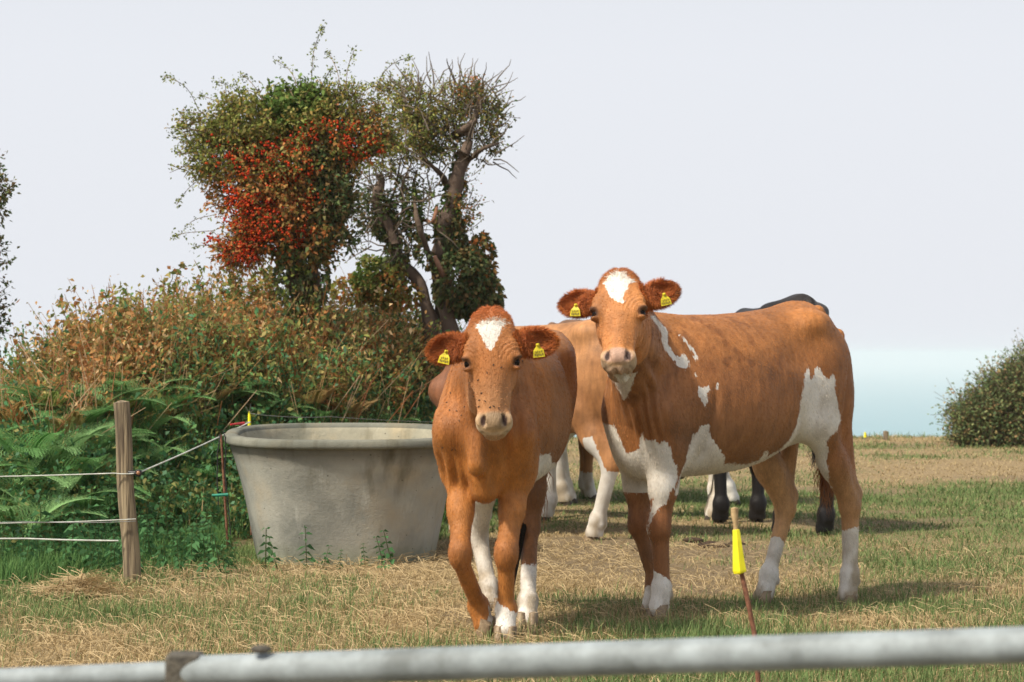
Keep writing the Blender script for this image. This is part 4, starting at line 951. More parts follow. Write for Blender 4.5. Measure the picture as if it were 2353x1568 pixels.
# ---------------- vegetation on the bank
def bank_pts(n, hmin, hmax, x0=-4.6, x1=.75, ymax=18.2):
    x = RNG.uniform(x0, x1, n*4); y = RNG.uniform(12, ymax, n*4); h_ = bank_h(x, y); k = (h_ > hmin) & (h_ < hmax); x, y, h_ = x[k][:n], y[k][:n], h_[k][:n]; return x, y, bank_z(x, y), h_
def pal(cols, n, jit=.2):
    c = 1.16*np.array(cols)[RNG.integers(0, len(cols), n)]; return c*RNG.uniform(1-jit, 1+jit, (n, 1))
GREENS = [(.065, .185, .075), (.09, .23, .085), (.055, .14, .06), (.13, .27, .09), (.10, .20, .11)]
OLIVES = [(.18, .19, .06), (.24, .23, .08), (.15, .17, .05), (.12, .16, .05), (.36, .30, .11), (.30, .32, .09)]
RUSTS = [(.42, .20, .07), (.50, .28, .10), (.36, .16, .055), (.52, .36, .16), (.58, .42, .23), (.32, .18, .07)]
# low green tangle (brambles, ivy, nettles)
L1 = LC(); n = 15000; x, y, z, h_ = bank_pts(n, .01, .85)
n = len(x); k = fbm2(x, y, 1.6, 2, 151) > .30+.15*sstep(.55, .66, fbm2(x, y, 1.1, 2, 134)); x, y, z, h_ = x[k], y[k], z[k], h_[k]; n = len(x)
m_ = 9; bx = np.repeat(x, m_)+RNG.normal(0, .05, n*m_); by = np.repeat(y, m_)+RNG.normal(0, .05, n*m_); bz = np.repeat(z, m_)+np.abs(RNG.normal(0, .12, n*m_))*(.5+fbm2(np.repeat(x, m_), np.repeat(y, m_), 1.3, 2, 152))
dd = RNG.normal(0, .6, (n*m_, 3))+np.array([0, -.6, .1]); gcol2 = pal(GREENS+OLIVES[:3], n*m_, .3); wrm = sstep(.55, .8, np.repeat(h_, m_))[:, None]*(RNG.random((n*m_, 1)) < .6); gcol2 = lerp(gcol2, pal(OLIVES, n*m_), wrm)
L1.add(*leafcloud(np.stack([bx, by, bz], 1), dd, RNG.uniform(.018, .048, n*m_), gcol2, .7, .25, .2))
tag(L1.build('bramble_thicket'), kind='stuff')
# fine grass growing through the whole bank, green low down and straw coloured on top
x, y, z, h_ = bank_pts(30000, .01, 2); n = len(x); g = RNG.random((n, 1)); up_ = (RNG.random(n) < sstep(.45, .85, h_)*.8+.1)[:, None]
col = np.where(up_, lerp(np.array([.36, .24, .10]), np.array([.62, .48, .26]), g), lerp(np.array([.08, .20, .06]), np.array([.22, .34, .11]), g))
v, q, t3, c = blades(np.stack([x, y, z], 1), RNG.uniform(.10, .34, n)*(.5+1.0*fbm2(x, y, 2.0, 2, 191)), np.full(n, .0030), RNG.uniform(.1, 1.0, n), col)
tag(mesh_np('bank_grass', v, [q, t3], M_GRASS, col=c), kind='stuff')
# nettles and docks at the foot of the bank and round the trough
def nettle_mesh(name, hgt, n, seed):
    mb = LC(); r_ = np.random.default_rng(seed)
    st = np.array([[0, 0, 0.]]); top = np.array([[r_.normal(0, .03), r_.normal(0, .03), hgt]])
    mb.add(*ribbons(st, top, .004, .002, np.array([[.10, .14, .05]])))
    P = []; d = []
    for i in range(n):
        t = (i+1)/n; a = i*1.57+.3*r_.normal(); 
        for q in (0, PI): P.append(top[0]*t*np.array([1, 1, 1])); d.append((math.cos(a+q), math.sin(a+q), .15-.5*(1-t)))
    P = np.array(P); d = np.array(d); sz = hgt*.30*np.sqrt(np.clip(1.15-P[:, 2]/hgt, .2, 1))
    mb.add(*leafcloud(P, d, sz, np.array([.075, .19, .07])*r_.uniform(.7, 1.4, (len(P), 1)), .5, .2, .35)); return mb
protos = {}
def place_copy(key, maker, loc, rz, s, label, cat, group, name):
    if key not in protos:
        o = maker().build(name); protos[key] = o
    else:
        o = protos[key].copy(); C.objects.link(o)
    o.location = loc; o.rotation_euler = (0, 0, rz); o.scale = (s, s, s); tag(o, label, cat, group); return o
spots = []
for i in range(70):
    x = rnd.uniform(-3.1, -1.05); y = float(bank_foot(np.array(x)))-rnd.uniform(-.5, .9); spots.append((x, y, rnd.uniform(.7, 1.25)))
for i in range(95):
    x = rnd.uniform(-2.45, -1.38); y = rnd.uniform(11.75, 12.9)+.25*sstep(-1.9, -2.4, x); spots.append((x, float(y), rnd.uniform(.6, 1.0)))
for (u, v, Y_, s) in ((905, 1292, 12.2, .9), (885, 1296, 12.25, .75), (705, 1290, 12.25, 1.0), (640, 1300, 12.1, .8), (610, 1290, 12.2, 1.1), (590, 1275, 12.4, 1.2), (560, 1260, 12.6, 1.3), (535, 1270, 12.4, 1.2), (960, 1290, 12.5, .7), (840, 1300, 12.2, .6), (780, 1302, 12.2, .55), (740, 1300, 12.15, .6)):
    p_ = at(u, v, Y_); spots.append((p_[0], p_[1], s))
def in_trough(x, y): return abs(x+.86) < .72 and abs(y-13.25) < .92
for (x, y, s) in spots:
    if in_trough(x, y): continue
    k = rnd.randrange(4)
    place_copy('nettle%d' % k, lambda k=k: nettle_mesh('nettle', .20+.03*k, 6+k, 200+k), (x, y, float(bank_z(np.array(x), np.array(y)))-.01), rnd.uniform(0, 6), s, 'leafy green nettle plant at the foot of the bank by the trough', 'nettle', 'nettles at the foot of the bank', 'nettle')
# green ferns
def fern_mesh(seed, nf=6, ln=.55, cg=(.10, .19, .045), brown=0.0, e0=.9, dr=.055):
    r_ = np.random.default_rng(seed); L_ = LC()
    for i in range(nf):
        a = 2*PI*i/nf+r_.normal(0, .3); el0 = r_.uniform(e0, 1.4); l_ = ln*r_.uniform(.75, 1.15); pts = []; p_ = np.zeros(3); el = el0; d0 = np.array([math.cos(a), math.sin(a)]); m__ = 26
        for k in range(m__):
            pts.append(p_.copy()); el -= dr*r_.uniform(.6, 1.4); p_ = p_+np.array([d0[0]*math.cos(el), d0[1]*math.cos(el), math.sin(el)])*l_/m__
        pts = np.array(pts); c0 = np.array(cg)*r_.uniform(.75, 1.35); c0 = lerp(c0, np.array([.42, .21, .07]), float(r_.random() < brown)*.9)
        L_.add(*ribbons(pts[:-1], pts[1:], .0022, .002, np.tile(c0*1.2, (m__-1, 1))))
        s = np.array([-d0[1], d0[0], 0]); T = np.gradient(pts, axis=0); T /= np.linalg.norm(T, axis=1)[:, None]; up = np.cross(s, T)
        B, Dv, S = [], [], []
        for k in range(4, m__):
            t = k/m__; pl = l_*.34*math.sin(PI*min(1, (t-.08)*1.02))**.8*(1.05-t*.55)
            for sg in (1, -1):
                dv = s*sg*.93+T[k]*.35; nl = max(2, int(pl/.016))
                for q in range(nl):
                    f = q/nl; b0 = pts[k]+dv*pl*f-up[k]*pl*f*f*.25; w_ = .026*(1-f)+.007
                    for s2 in (1, -1): B.append(b0); Dv.append(T[k]*s2+dv*.4); S.append(w_)
        B = np.array(B); L_.add(*leafcloud2(B, np.array(Dv), np.array(S), np.tile(c0, (len(B), 1))*r_.uniform(.8, 1.2, (len(B), 1)), up.mean(0)))
    return L_
def leafcloud2(P, d, size, col, up):
    d = d/(np.linalg.norm(d, axis=1)[:, None]+1e-9); s = np.cross(d, up); s /= np.linalg.norm(s, axis=1)[:, None]+1e-9; z = size[:, None]
    V = np.stack([P-s*z*.18, P+s*z*.18, P+d*z+s*z*.05, P+d*z-s*z*.05], 1).reshape(-1, 3); i = np.arange(len(P))[:, None]*4; return V, i+np.array([[0, 1, 2, 3]]), np.repeat(col, 4, 0)
fs = [(500, 930, .9), (540, 900, 1.0), (480, 920, .8), (350, 960, 1.0), (330, 990, .9), (200, 960, 1.0), (160, 1000, 1.0), (230, 1010, .9), (120, 950, 1.0), (60, 880, 1.0), (30, 960, 1.1), (450, 1060, .85), (430, 1090, .8), (470, 1110, .8), (380, 1130, .7), (120, 1080, 1.1), (60, 1060, 1.1), (20, 1130, 1.2), (160, 1130, 1.1), (100, 1180, 1.1), (220, 1100, 1.0),
      (600, 905, .7), (650, 920, .7), (260, 890, .8), (420, 880, .8), (150, 880, .9), (90, 820, 1.0), (40, 820, 1.0), (10, 900, 1.1), (340, 1060, .8), (360, 1160, .7), (200, 1200, .9), (40, 1230, 1.0), (740, 960, .6), (900, 960, .6), (830, 955, .55), (190, 1050, 1.0), (300, 930, .9), (560, 960, .7), (620, 950, .7)]
for i, (u, v, s) in enumerate(fs):
    # walk along the sight line until it meets the bank
    Yh = None
    for Yk in np.arange(12.0, 17.5, .05):
        q = at(u, v+35, Yk)
        if q[2] <= float(bank_z(np.array(q[0]), np.array(Yk))): Yh = Yk; break
    if Yh is None: continue
    q = at(u, v+35, Yh); k = i % 5
    place_copy('fern%d' % k, lambda k=k: fern_mesh(300+k, 6+k % 3, .52, (.16, .33, .11) if k % 2 else (.22, .38, .15)), (q[0], q[1], float(bank_z(np.array(q[0]), np.array(Yh)))-.02), rnd.uniform(0, 6), s, 'green bracken fern with arching fronds growing on the bank', 'fern', 'green ferns on the bank', 'fern')
# rusty, dying bracken along the upper bank
L2 = LC(); n = 5200; x, y, z, h_ = bank_pts(n, .62, 2); n = len(x)
hgt = RNG.uniform(.14, .40, n)*(.25+1.5*sstep(.25, .8, fbm2(x, y, 2.2, 2, 161))); base_ = np.stack([x, y, z], 1); tipp = base_+np.stack([RNG.normal(0, .17, n), RNG.normal(0, .13, n), hgt], 1)
scol = pal([(.34, .17, .06), (.48, .30, .14), (.55, .38, .20), (.40, .16, .06)], n); L2.add(*ribbons(base_, tipp, .0035, .0015, scol))
m_ = 26; t = RNG.uniform(.25, 1.0, (n, m_)); P = base_[:, None]+(tipp-base_)[:, None]*t[..., None]+RNG.normal(0, .045, (n, m_, 3)); P = P.reshape(-1, 3)
pick = np.repeat(fbm2(x, y, 1.2, 3, 162)+RNG.normal(0, .12, n), m_)+RNG.normal(0, .06, n*m_)-.30*sstep(.78, .62, np.repeat(h_, m_))
col = np.where((pick > .52)[:, None], pal(RUSTS, n*m_), pal(OLIVES, n*m_)); col = np.where((pick < .40)[:, None], pal(GREENS+OLIVES, n*m_), col)
L2.add(*leafcloud(P, RNG.normal(0, .7, (n*m_, 3))+np.array([0, -.2, -.1]), RNG.uniform(.02, .055, n*m_), col, .5, .3, .2))
tag(L2.build('dry_bracken'), kind='stuff')
# brown and yellow bracken plants among the thicket
kk = 0
while kk < 190:
    x_ = rnd.uniform(-4.3, -.1); y_ = rnd.uniform(13, 18); h0 = float(bank_h(np.array(x_), np.array(y_)))
    if h0 < .50: continue
    k = kk % 6; kk += 1
    cg = [(.46, .28, .11), (.34, .34, .11), (.56, .38, .17), (.24, .30, .09), (.44, .22, .09), (.38, .32, .12)][k]
    place_copy('brk%d' % k, lambda k=k: fern_mesh(400+k, 6+k % 3, .25, cg, .25, 1.1, .036), (x_, y_, float(bank_z(np.array(x_), np.array(y_)))+.05), rnd.uniform(0, 6), rnd.uniform(.75, 1.25), 'tall browning bracken plant on the upper part of the bank', 'bracken', 'browning bracken on the upper bank', 'bracken')
# pale dead stalks standing in it
L3 = LC(); n = 1300; x, y, z, h_ = bank_pts(n, .45, 1.02); n = len(x); k = fbm2(x, y, 1.2, 2, 171) > .42; x, y, z = x[k], y[k], z[k]; n = len(x); P = np.stack([x, y, z], 1)
Q_ = P+np.stack([RNG.normal(0, .17, n), RNG.normal(0, .12, n), RNG.uniform(.15, .50, n)], 1)
L3.add(*ribbons(P, Q_, .004, .0018, pal([(.55, .40, .24), (.60, .46, .30), (.45, .20, .10), (.50, .27, .15)], n)))
tag(L3.build('dead_stalks'), kind='stuff')
def spray_mesh(seed, hgt):
    r_ = np.random.default_rng(seed); L_ = LC()
    for i in range(r_.integers(3, 6)):
        a = r_.uniform(0, 2*PI); b_ = r_.uniform(.05, .35); t = np.linspace(0, 1, 10)[:, None]; l_ = hgt*r_.uniform(.6, 1.1)
        P = np.hstack([np.cos(a)*b_*l_*t**1.6, np.sin(a)*b_*l_*t**1.6, l_*t*(1-.1*t)])+r_.normal(0, .008, (10, 3)); P[0] = 0; L_.add(*ribbons(P[:-1]-(P[1:]-P[:-1])*.05, P[1:], .003, .002, np.tile(np.array([.30, .20, .09]), (9, 1))))
        m_ = 34; k = r_.integers(2, 9, m_); f = r_.random((m_, 1)); Q_ = P[k]*(1-f)+P[np.minimum(k+1, 9)]*f+r_.normal(0, .018, (m_, 3)); c = np.array([(.20, .26, .07), (.30, .30, .09), (.42, .28, .10), (.15, .22, .06), (.46, .20, .07)])[r_.integers(0, 5, m_)]*r_.uniform(.7, 1.3, (m_, 1))
        L_.add(*leafcloud(Q_, r_.normal(0, 1, (m_, 3)), r_.uniform(.025, .05, m_), c, .6, .3, .2))
    return L_
for i in range(64):
    x_ = rnd.uniform(-4.2, -.15); y_ = rnd.uniform(15.6, 18.0)
    if float(bank_h(np.array(x_), np.array(y_))) < .4: continue
    place_copy('spray%d' % (i % 6), lambda k=i % 6: spray_mesh(500+k, .42), (x_, y_, float(bank_z(np.array(x_), np.array(y_)))+.12), rnd.uniform(0, 6), rnd.uniform(.7, 1.35), 'tall thin bramble shoot with sparse leaves standing up along the crest of the bank', 'bramble', 'bramble shoots on the crest of the bank', 'bramble_shoot')
# long green grass along the foot
n = 26000; x = RNG.uniform(-4.2, -.45, n); f = bank_foot(x)-.55; y = f+RNG.normal(0, .42, n)-.25*sstep(-1.6, -2.6, x); k = np.array([not in_trough(a, b) for a, b in zip(x, y)]); x, y = x[k], y[k]; n = len(x)
g = RNG.random((n, 1)); P = np.stack([x, y, bank_z(x, y)-.01], 1)
v, q, t3, c = blades(P, RNG.uniform(.06, .17, n)*(.6+.8*fbm2(x, y, 2.5, 2, 181)), np.full(n, .0026), RNG.uniform(.1, .9, n), lerp(np.array([.05, .14, .04]), np.array([.15, .27, .08]), g))
tag(mesh_np('long_grass', v, [q, t3], M_GRASS, col=c), kind='stuff')
# ------------------------------------------------------------------ concrete trough
def concrete():
    m, nt, p = nmat('concrete'); L = nt.links; tc = N(nt, 'ShaderNodeTexCoord')
    def noi(sc_, det, stretch=(1, 1, 1), rough=.6):
        mp = N(nt, 'ShaderNodeMapping'); mp.inputs['Scale'].default_value = stretch; L.new(tc.outputs['Object'], mp.inputs[0])
        n = N(nt, 'ShaderNodeTexNoise'); n.inputs['Scale'].default_value = sc_; n.inputs['Detail'].default_value = det; n.inputs['Roughness'].default_value = rough; L.new(mp.outputs[0], n.inputs['Vector']); return n
    def ramp(src, stops):
        r = N(nt, 'ShaderNodeValToRGB'); e = r.color_ramp.elements
        while len(e) < len(stops): e.new(.5)
        for el, (q, c) in zip(e, stops): el.position = q; el.color = (*c, 1)
        L.new(src, r.inputs[0]); return r.outputs[0]
    def mix(f, a, b_, bt='MIX'):
        x = N(nt, 'ShaderNodeMixRGB'); x.blend_type = bt
        if isinstance(f, float): x.inputs[0].default_value = f
        else: L.new(f, x.inputs[0])
        L.new(a, x.inputs[1])
        if isinstance(b_, tuple): x.inputs[2].default_value = (*b_, 1)
        else: L.new(b_, x.inputs[2])
        return x.outputs[0]
    c = ramp(noi(2.6, 8).outputs[0], [(.32, (.19, .20, .18)), (.52, (.34, .34, .30)), (.7, (.44, .43, .37))])
    c = mix(ramp(noi(1.7, 5).outputs[0], [(.54, (0, 0, 0)), (.70, (.65, .65, .65))]), c, (.46, .37, .24))            # warm rusty stain
    c = mix(ramp(noi(3.2, 7, (2.2, 2.2, .35)).outputs[0], [(.56, (0, 0, 0)), (.74, (.8, .8, .8))]), c, (.14, .13, .09))   # dark runs
    c = mix(ramp(noi(3.0, 8, (3, 3, .5), .7).outputs[0], [(.60, (0, 0, 0)), (.72, (.7, .7, .7))]), c, (.52, .52, .47))       # pale lime
    vo = N(nt, 'ShaderNodeTexVoronoi'); vo.inputs['Scale'].default_value = 17; L.new(tc.outputs['Object'], vo.inputs['Vector'])
    c = mix(ramp(vo.outputs['Distance'], [(.035, (.9, .9, .9)), (.075, (0, 0, 0))]), c, (.05, .045, .035))           # splashes
    c = mix(ramp(noi(70, 4).outputs[0], [(.35, (.75, .75, .75)), (.65, (1.15, 1.15, 1.15))]), c, c) if False else c
    at_ = N(nt, 'ShaderNodeAttribute'); at_.attribute_name = 'Col'; c = mix(1.0, c, at_.outputs['Color'], 'MULTIPLY')
    L.new(c, p.inputs['Base Color']); inp(p, 'Roughness', .88); inp(p, 'Specular IOR Level', .2)
    b = N(nt, 'ShaderNodeBump'); b.inputs['Strength'].default_value = .5; b.inputs['Distance'].default_value = .008; L.new(noi(55, 8, (1, 1, 1), .7).outputs[0], b.inputs['Height']); L.new(b.outputs[0], p.inputs['Normal'])
    return m
M_CONC = concrete()
tx, ty = -.90, 13.12; tz = float(gh(tx, ty))
trough = thing('water_trough', 'big grey concrete drinking trough with stained sides in front of the bank', 'trough', (tx, ty, tz), math.radians(4))
trough.rotation_euler = (math.radians(1.3), 0, math.radians(4))
def ring(hx, hy, z, n=96, e=2.75):
    th = np.linspace(0, 2*PI, 2001); c, s = np.cos(th), np.sin(th)
    x = np.sign(c)*np.abs(c)**(2/e)*hx; y = np.sign(s)*np.abs(s)**(2/e)*hy
    L_ = np.concatenate([[0], np.cumsum(np.hypot(np.diff(x), np.diff(y)))]); q = np.linspace(0, L_[-1], n, endpoint=False)
    return np.stack([np.interp(q, L_, x), np.interp(q, L_, y), np.full(n, z)], 1)
RHX, RHY = .625, .84
def loft(prof, cols=None):
    n = 96; R = np.vstack([ring(RHX+o, RHY+o, z) for o, z in prof]); i = np.arange(len(prof)-1)[:, None]*n; j = np.arange(n)[None]; k = (j+1) % n
    F = np.stack([i+j, i+k, i+n+k, i+n+j], -1).reshape(-1, 4); return R, F
trough.scale = (1, 1, .965)
R, F = loft([(-.155, -.12), (-.145, .0), (-.120, .14), (-.092, .29), (-.060, .43), (-.030, .54), (-.006, .61), (.002, .645)])
R[:, :2] += (fbm(R*6, 2, 301)[:, None]-.5)*.006
zz = R[:, 2]; cl = np.ones((len(R), 3))*lerp(np.array([1., 1, 1]), np.array([.46, .44, .40]), (sstep(.545, .56, zz)*.95)[:, None]); cl = lerp(cl, np.array([.62, .70, .52]), (sstep(.10, .0, zz)*.8)[:, None])  # band below the rim: wet stain with the rim's shade painted in
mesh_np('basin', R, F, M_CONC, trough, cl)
Ri, Fi = loft([(-.050, .668), (-.062, .64), (-.075, .52), (-.13, .28), (-.20, .08), (-.45, .06), (-.605, .06)])
mesh_np('basin_inside', Ri, Fi, M_CONC, trough, np.ones((len(Ri), 3))*np.array([1.15, 1.08, .92]))
Rr, Fr = loft([(.0, .642), (.018, .641), (.026, .646), (.028, .658), (.026, .678), (.018, .688), (.0, .692), (-.030, .690), (-.046, .683), (-.051, .666)])
mesh_np('rim', Rr, Fr, M_CONC, trough, np.ones((len(Rr), 3))*np.array([.55, .56, .52]))
R = np.vstack([ring(RHX-.085, RHY-.085, .46), [[0, 0, .46]]]); j = np.arange(96); mesh_np('water', R, np.stack([j, (j+1) % 96, np.full(96, 96)], 1), simple('trough_water', (.03, .04, .03), .05), trough)

# ------------------------------------------------------------------ fence on the left
M_POST = noise_col('weathered_wood', (.10, .075, .05), (.34, .27, .17), 10, .85, .9, 22, stretch=(5, 5, .35), ramp=(.36, .62))
M_ROPE = simple('white_rope', (.62, .64, .58), .7); M_WIRE = simple('steel_wire', (.40, .40, .38), .35, .8)
M_RUST = noise_col('rusty_steel', (.12, .05, .03), (.26, .12, .07), 60, .8, .3); M_BLACK = simple('black_plastic', (.02, .02, .022), .4)
M_YEL = noise_col('yellow_plastic', (.75, .68, .015), (.90, .84, .03), 20, .45, .1); M_RED = simple('red_plastic', (.55, .02, .03), .4); M_GRN = simple('green_plastic', (.01, .22, .14), .4)
pb, pt = at(304, 1350, 11.43), at(278, 925, 11.43); gz = float(bank_z(np.array(pb[0]), np.array(11.43)))
post = thing('fence_post', 'round weathered wooden fence post leaning slightly in the grass on the left', 'post', (pb[0], 11.43, gz))
mb = MB(); d = pt-np.array([pb[0], 11.43, gz]); ts = np.linspace(-.12, 1, 14)
mb.tube([d*t+np.array([.004*math.sin(t*9), 0, 0]) for t in ts], [.042-.004*t for t in ts], 14); mb.build('post', M_POST, post)
mb = MB(); ri = at(318, 1087, 11.40)-np.array([pb[0], 11.43, gz]); a0 = ri-np.array([.030, -.01, 0])
mb.tube([ri-np.array([.075, -.01, -.002]), ri-np.array([.012, 0, 0])], .010, 8); th = np.linspace(0, 2*PI, 15); mb.tube([ri+np.array([.013*math.cos(t), 0, .013*math.sin(t)]) for t in th], .005, 8); mb.build('insulator', M_BLACK, post)
mb = MB(); mb.ball(ri+np.array([0, -.004, 0]), (.010, .006, .010), 8); mb.build('insulator_eye', simple('brown_porcelain', (.35, .16, .08), .3), post)
def wire(name, pts, r, mat, label, cat='wire', sag=.0, group=None):
    mb = MB(); P = np.array(pts); Q_ = []
    for i in range(len(P)-1):
        for t in np.linspace(0, 1, 12, endpoint=False): q = P[i]*(1-t)+P[i+1]*t; q[2] -= sag*4*t*(1-t); Q_.append(q)
    Q_.append(P[-1]); mb.tube(np.array(Q_), r, 6); return tag(mb.build(name, mat), label, cat, group)
RI = ri+np.array([pb[0], 11.43, gz])
wire('fence_rope', [at(-260, 1099, 11.2), at(262, 1088, 11.37), RI], .0032, M_ROPE, 'white electric fence rope running left from the wooden post at chest height', 'rope', .004)
wire('fence_rope', [RI, at(575, 970, 13.7)], .0036, M_ROPE, 'white electric fence rope slanting up from the post to the red handle', 'rope', .006)
wire('fence_wire', [at(-260, 1205, 11.2), at(40, 1202, 11.3), at(312, 1193, 11.37)], .0026, M_ROPE, 'upper of the two thin wires wrapped round the wooden post near knee height', 'wire', .003)
wire('fence_wire', [at(-260, 1199, 11.2), at(60, 1199, 11.3), at(312, 1198, 11.37)], .0020, M_WIRE, 'thinner wire twisted under the knee height wire on the wooden post', 'wire', .006)
wire('fence_rope', [at(-260, 1236, 11.2), at(60, 1238, 11.3), at(272, 1243, 11.38)], .0042, M_ROPE, 'lowest white rope ending at the left side of the wooden post', 'rope', .002)
wire('fence_wire', [at(584, 952, 13.75), at(760, 958, 14.5), at(1120, 972, 17.0)], .0022, M_WIRE, 'thin grey wire running right behind the back rim of the trough', 'wire', .01)
def stake(u0, v0, u1, v1, Y_, name, label, r=.0055, mat=None, cat='stake'):
    b0, b1 = at(u0, v0, Y_), at(u1, v1, Y_); t = thing(name, label, cat, b0); mb = MB(); d = b1-b0; mb.tube([d*-.08, d*.33, d*.66, d], r, 8); mb.build('rod', mat or M_RUST, t); return t, b0, b1
# yellow topped stake with the red gate handle
t, b0, b1 = stake(577, 1210, 574, 968, 13.75, 'fence_stake', 'thin fence stake with a yellow insulator rising behind the left corner of the trough')
d = unit(b1-b0); mb = MB(); mb.tube([at(573, v, 13.75)-b0 for v in (996, 978, 955, 946)], [.011, .010, .008, .004], 8); mb.build('insulator', M_YEL, t)
mb = MB()
for k in range(4): mb.tube([at(573, 950, 13.75)-b0, at(573+(-8, 3, 10, 14)[k], (936, 929, 942, 952)[k], 13.72)-b0], .0018, 5)
mb.build('wire_clip', M_WIRE, t)
h0, h1 = at(534, 990, 12.9), at(566, 992, 12.98); o = thing('gate_handle', 'red plastic handle of the electric fence hooked beside the yellow insulator', 'handle', at(560, 974, 13.65)); ob = at(560, 974, 13.65)
mb = MB(); mb.tube([at(530, 976, 13.5)-ob, at(560, 973, 13.65)-ob], [.005, .009], 8); mb.tube([at(540, 993, 13.5)-ob, at(561, 975, 13.65)-ob], [.005, .008], 8); mb.build('grip', M_RED, o)
mb = MB(); mb.tube([at(560, 974, 13.65)-ob, at(571, 970, 13.72)-ob], .0022, 6); mb.build('hook', M_WIRE, o)
# rusty stake with a black cable
t, b0, b1 = stake(522, 1235, 508, 1000, 12.75, 'fence_stake', 'thin rusty stake with a looped black cable left of the trough', .0065)
mb = MB(); mb.tube([at(u, v, 12.7)-b0 for u, v in ((502, 1160), (499, 1100), (500, 1040), (506, 1000), (512, 992), (518, 1005), (519, 1040), (516, 1080), (521, 1130), (526, 1180), (530, 1230))], .0035, 6); mb.build('cable', M_BLACK, t)
mb = MB(); mb.tube([at(487, 1139, 12.68)-b0, at(524, 1137, 12.68)-b0], [.007, .009], 8); mb.build('clip', M_GRN, t)
# foreground stake
YF = 6.6; b0, b1 = at(1752, 1742, YF), at(1690, 1168, YF)
b0[2] = 0; t = thing('fence_stake', 'rusty steel stake with a bright yellow sleeve standing in the foreground before the cows', 'stake', b0)
P_ = lambda u, v: at(u, v, YF)-b0
mb = MB(); mb.tube([P_(1754, 1760), P_(1745, 1600), P_(1734, 1460), P_(1718, 1380), P_(1700, 1300)], [.0075, .0075, .007, .007, .0065], 10); mb.build('rod', M_RUST, t)
mb = MB(); ths = [(1700, 1316, .0195), (1699, 1311, .0205), (1697, 1290, .0178), (1692, 1225, .0112), (1691, 1218, .0105)]; mb.tube([P_(u, v) for u, v, r in ths], [r for u, v, r in ths], 6)
mb.build('sleeve', M_YEL, t, smooth=False)
mb = MB(); mb.tube([P_(1691, 1222), P_(1690, 1200), P_(1688, 1185), P_(1688, 1168)], [.007, .007, .010, .0105], 8); mb.build('tip', noise_col('pale_wood', (.30, .20, .10), (.52, .38, .20), 30, .8, .3), t)
# tiny posts on the skyline
b0 = at(2035, 1024, 29.3); t = thing('wooden_post', 'small dark wooden post on the skyline of the field', 'post', b0); mb = MB(); mb.tube([(0, 0, -.1), (0, 0, .06), (.002, 0, .172)], [.036, .034, .031], 10); mb.build('post', M_POST, t)
b0 = at(1988, 1026, 29.3); t = thing('fence_stake', 'thin stake with a pale yellow top on the skyline near the hind leg', 'stake', b0); mb = MB(); mb.tube([(0, 0, -.05), (.0, 0, .13)], .005, 6); mb.build('rod', M_RUST, t); mb = MB(); mb.tube([(0, 0, .11), (0, 0, .17)], [.018, .012], 8); mb.build('insulator', M_YEL, t)

# ------------------------------------------------------------------ galvanised gate in front
m, nt, p = nmat('galvanised_tube'); L = nt.links; tc = N(nt, 'ShaderNodeTexCoord'); vo = N(nt, 'ShaderNodeTexNoise'); vo.inputs['Scale'].default_value = 11; vo.inputs['Detail'].default_value = 8; vo.inputs['Roughness'].default_value = .65; L.new(tc.outputs['Object'], vo.inputs['Vector'])
r = N(nt, 'ShaderNodeValToRGB'); r.color_ramp.elements[0].position = .3; r.color_ramp.elements[1].position = .62; r.color_ramp.elements[0].color = (.15, .17, .17, 1); r.color_ramp.elements[1].color = (.34, .39, .41, 1); L.new(vo.outputs[0], r.inputs[0]); L.new(r.outputs[0], p.inputs['Base Color']); inp(p, 'Metallic', .0); inp(p, 'Roughness', .62); inp(p, 'Specular IOR Level', .3)
M_GALV = m
gate = thing('field_gate', 'pale galvanised tube gate crossing the bottom of the view', 'gate', (0, 3.3, 0)); G0 = np.array([0, 3.3, 0])
gp = lambda u, v, Y_: at(u, v, Y_)-G0
A, B = gp(400, 1546, 3.60), gp(2353, 1482, 3.14); B2 = B+(B-A)*.9
mb = MB(); mb.tube([A, A+(B-A)*.5, B, B2], .0240, 28); mb.build('top_rail', M_GALV, gate)
A2 = gp(415, 1546, 3.61); B3 = gp(-900, 1600, 3.75)
mb = MB(); mb.tube([A2, (A2+B3)/2, B3], .0175, 24); mb.build('stay_tube', M_GALV, gate)
for k, dz in enumerate((.20, .40, .58)):
    mb = MB(); mb.tube([A-(0, 0, dz), B2-(0, 0, dz)], .0165, 16); mb.build('rail', M_GALV, gate)
mb = MB(); c0 = gp(425, 1546, 3.60); mb.box(c0-(0, 0, .31), (.021, .021, .335)); mb.build('upright', M_GALV, gate, smooth=False)
mb = MB(); mb.box(c0+(0, -.002, .0), (.026, .029, .030)); o = mb.build('hinge_bracket', noise_col('dull_steel', (.07, .065, .055), (.20, .18, .14), 40, .7, .4, metallic=.3), gate, smooth=False)
bv = o.modifiers.new('bevel', 'BEVEL'); bv.width = .006; bv.segments = 3
mb = MB(); mb.ball(gp(598, 1494, 3.52)+np.array([0, .01, 0]), (.016, .012, .007), 10); mb.build('bolt', bpy.data.materials['dull_steel'], gate)

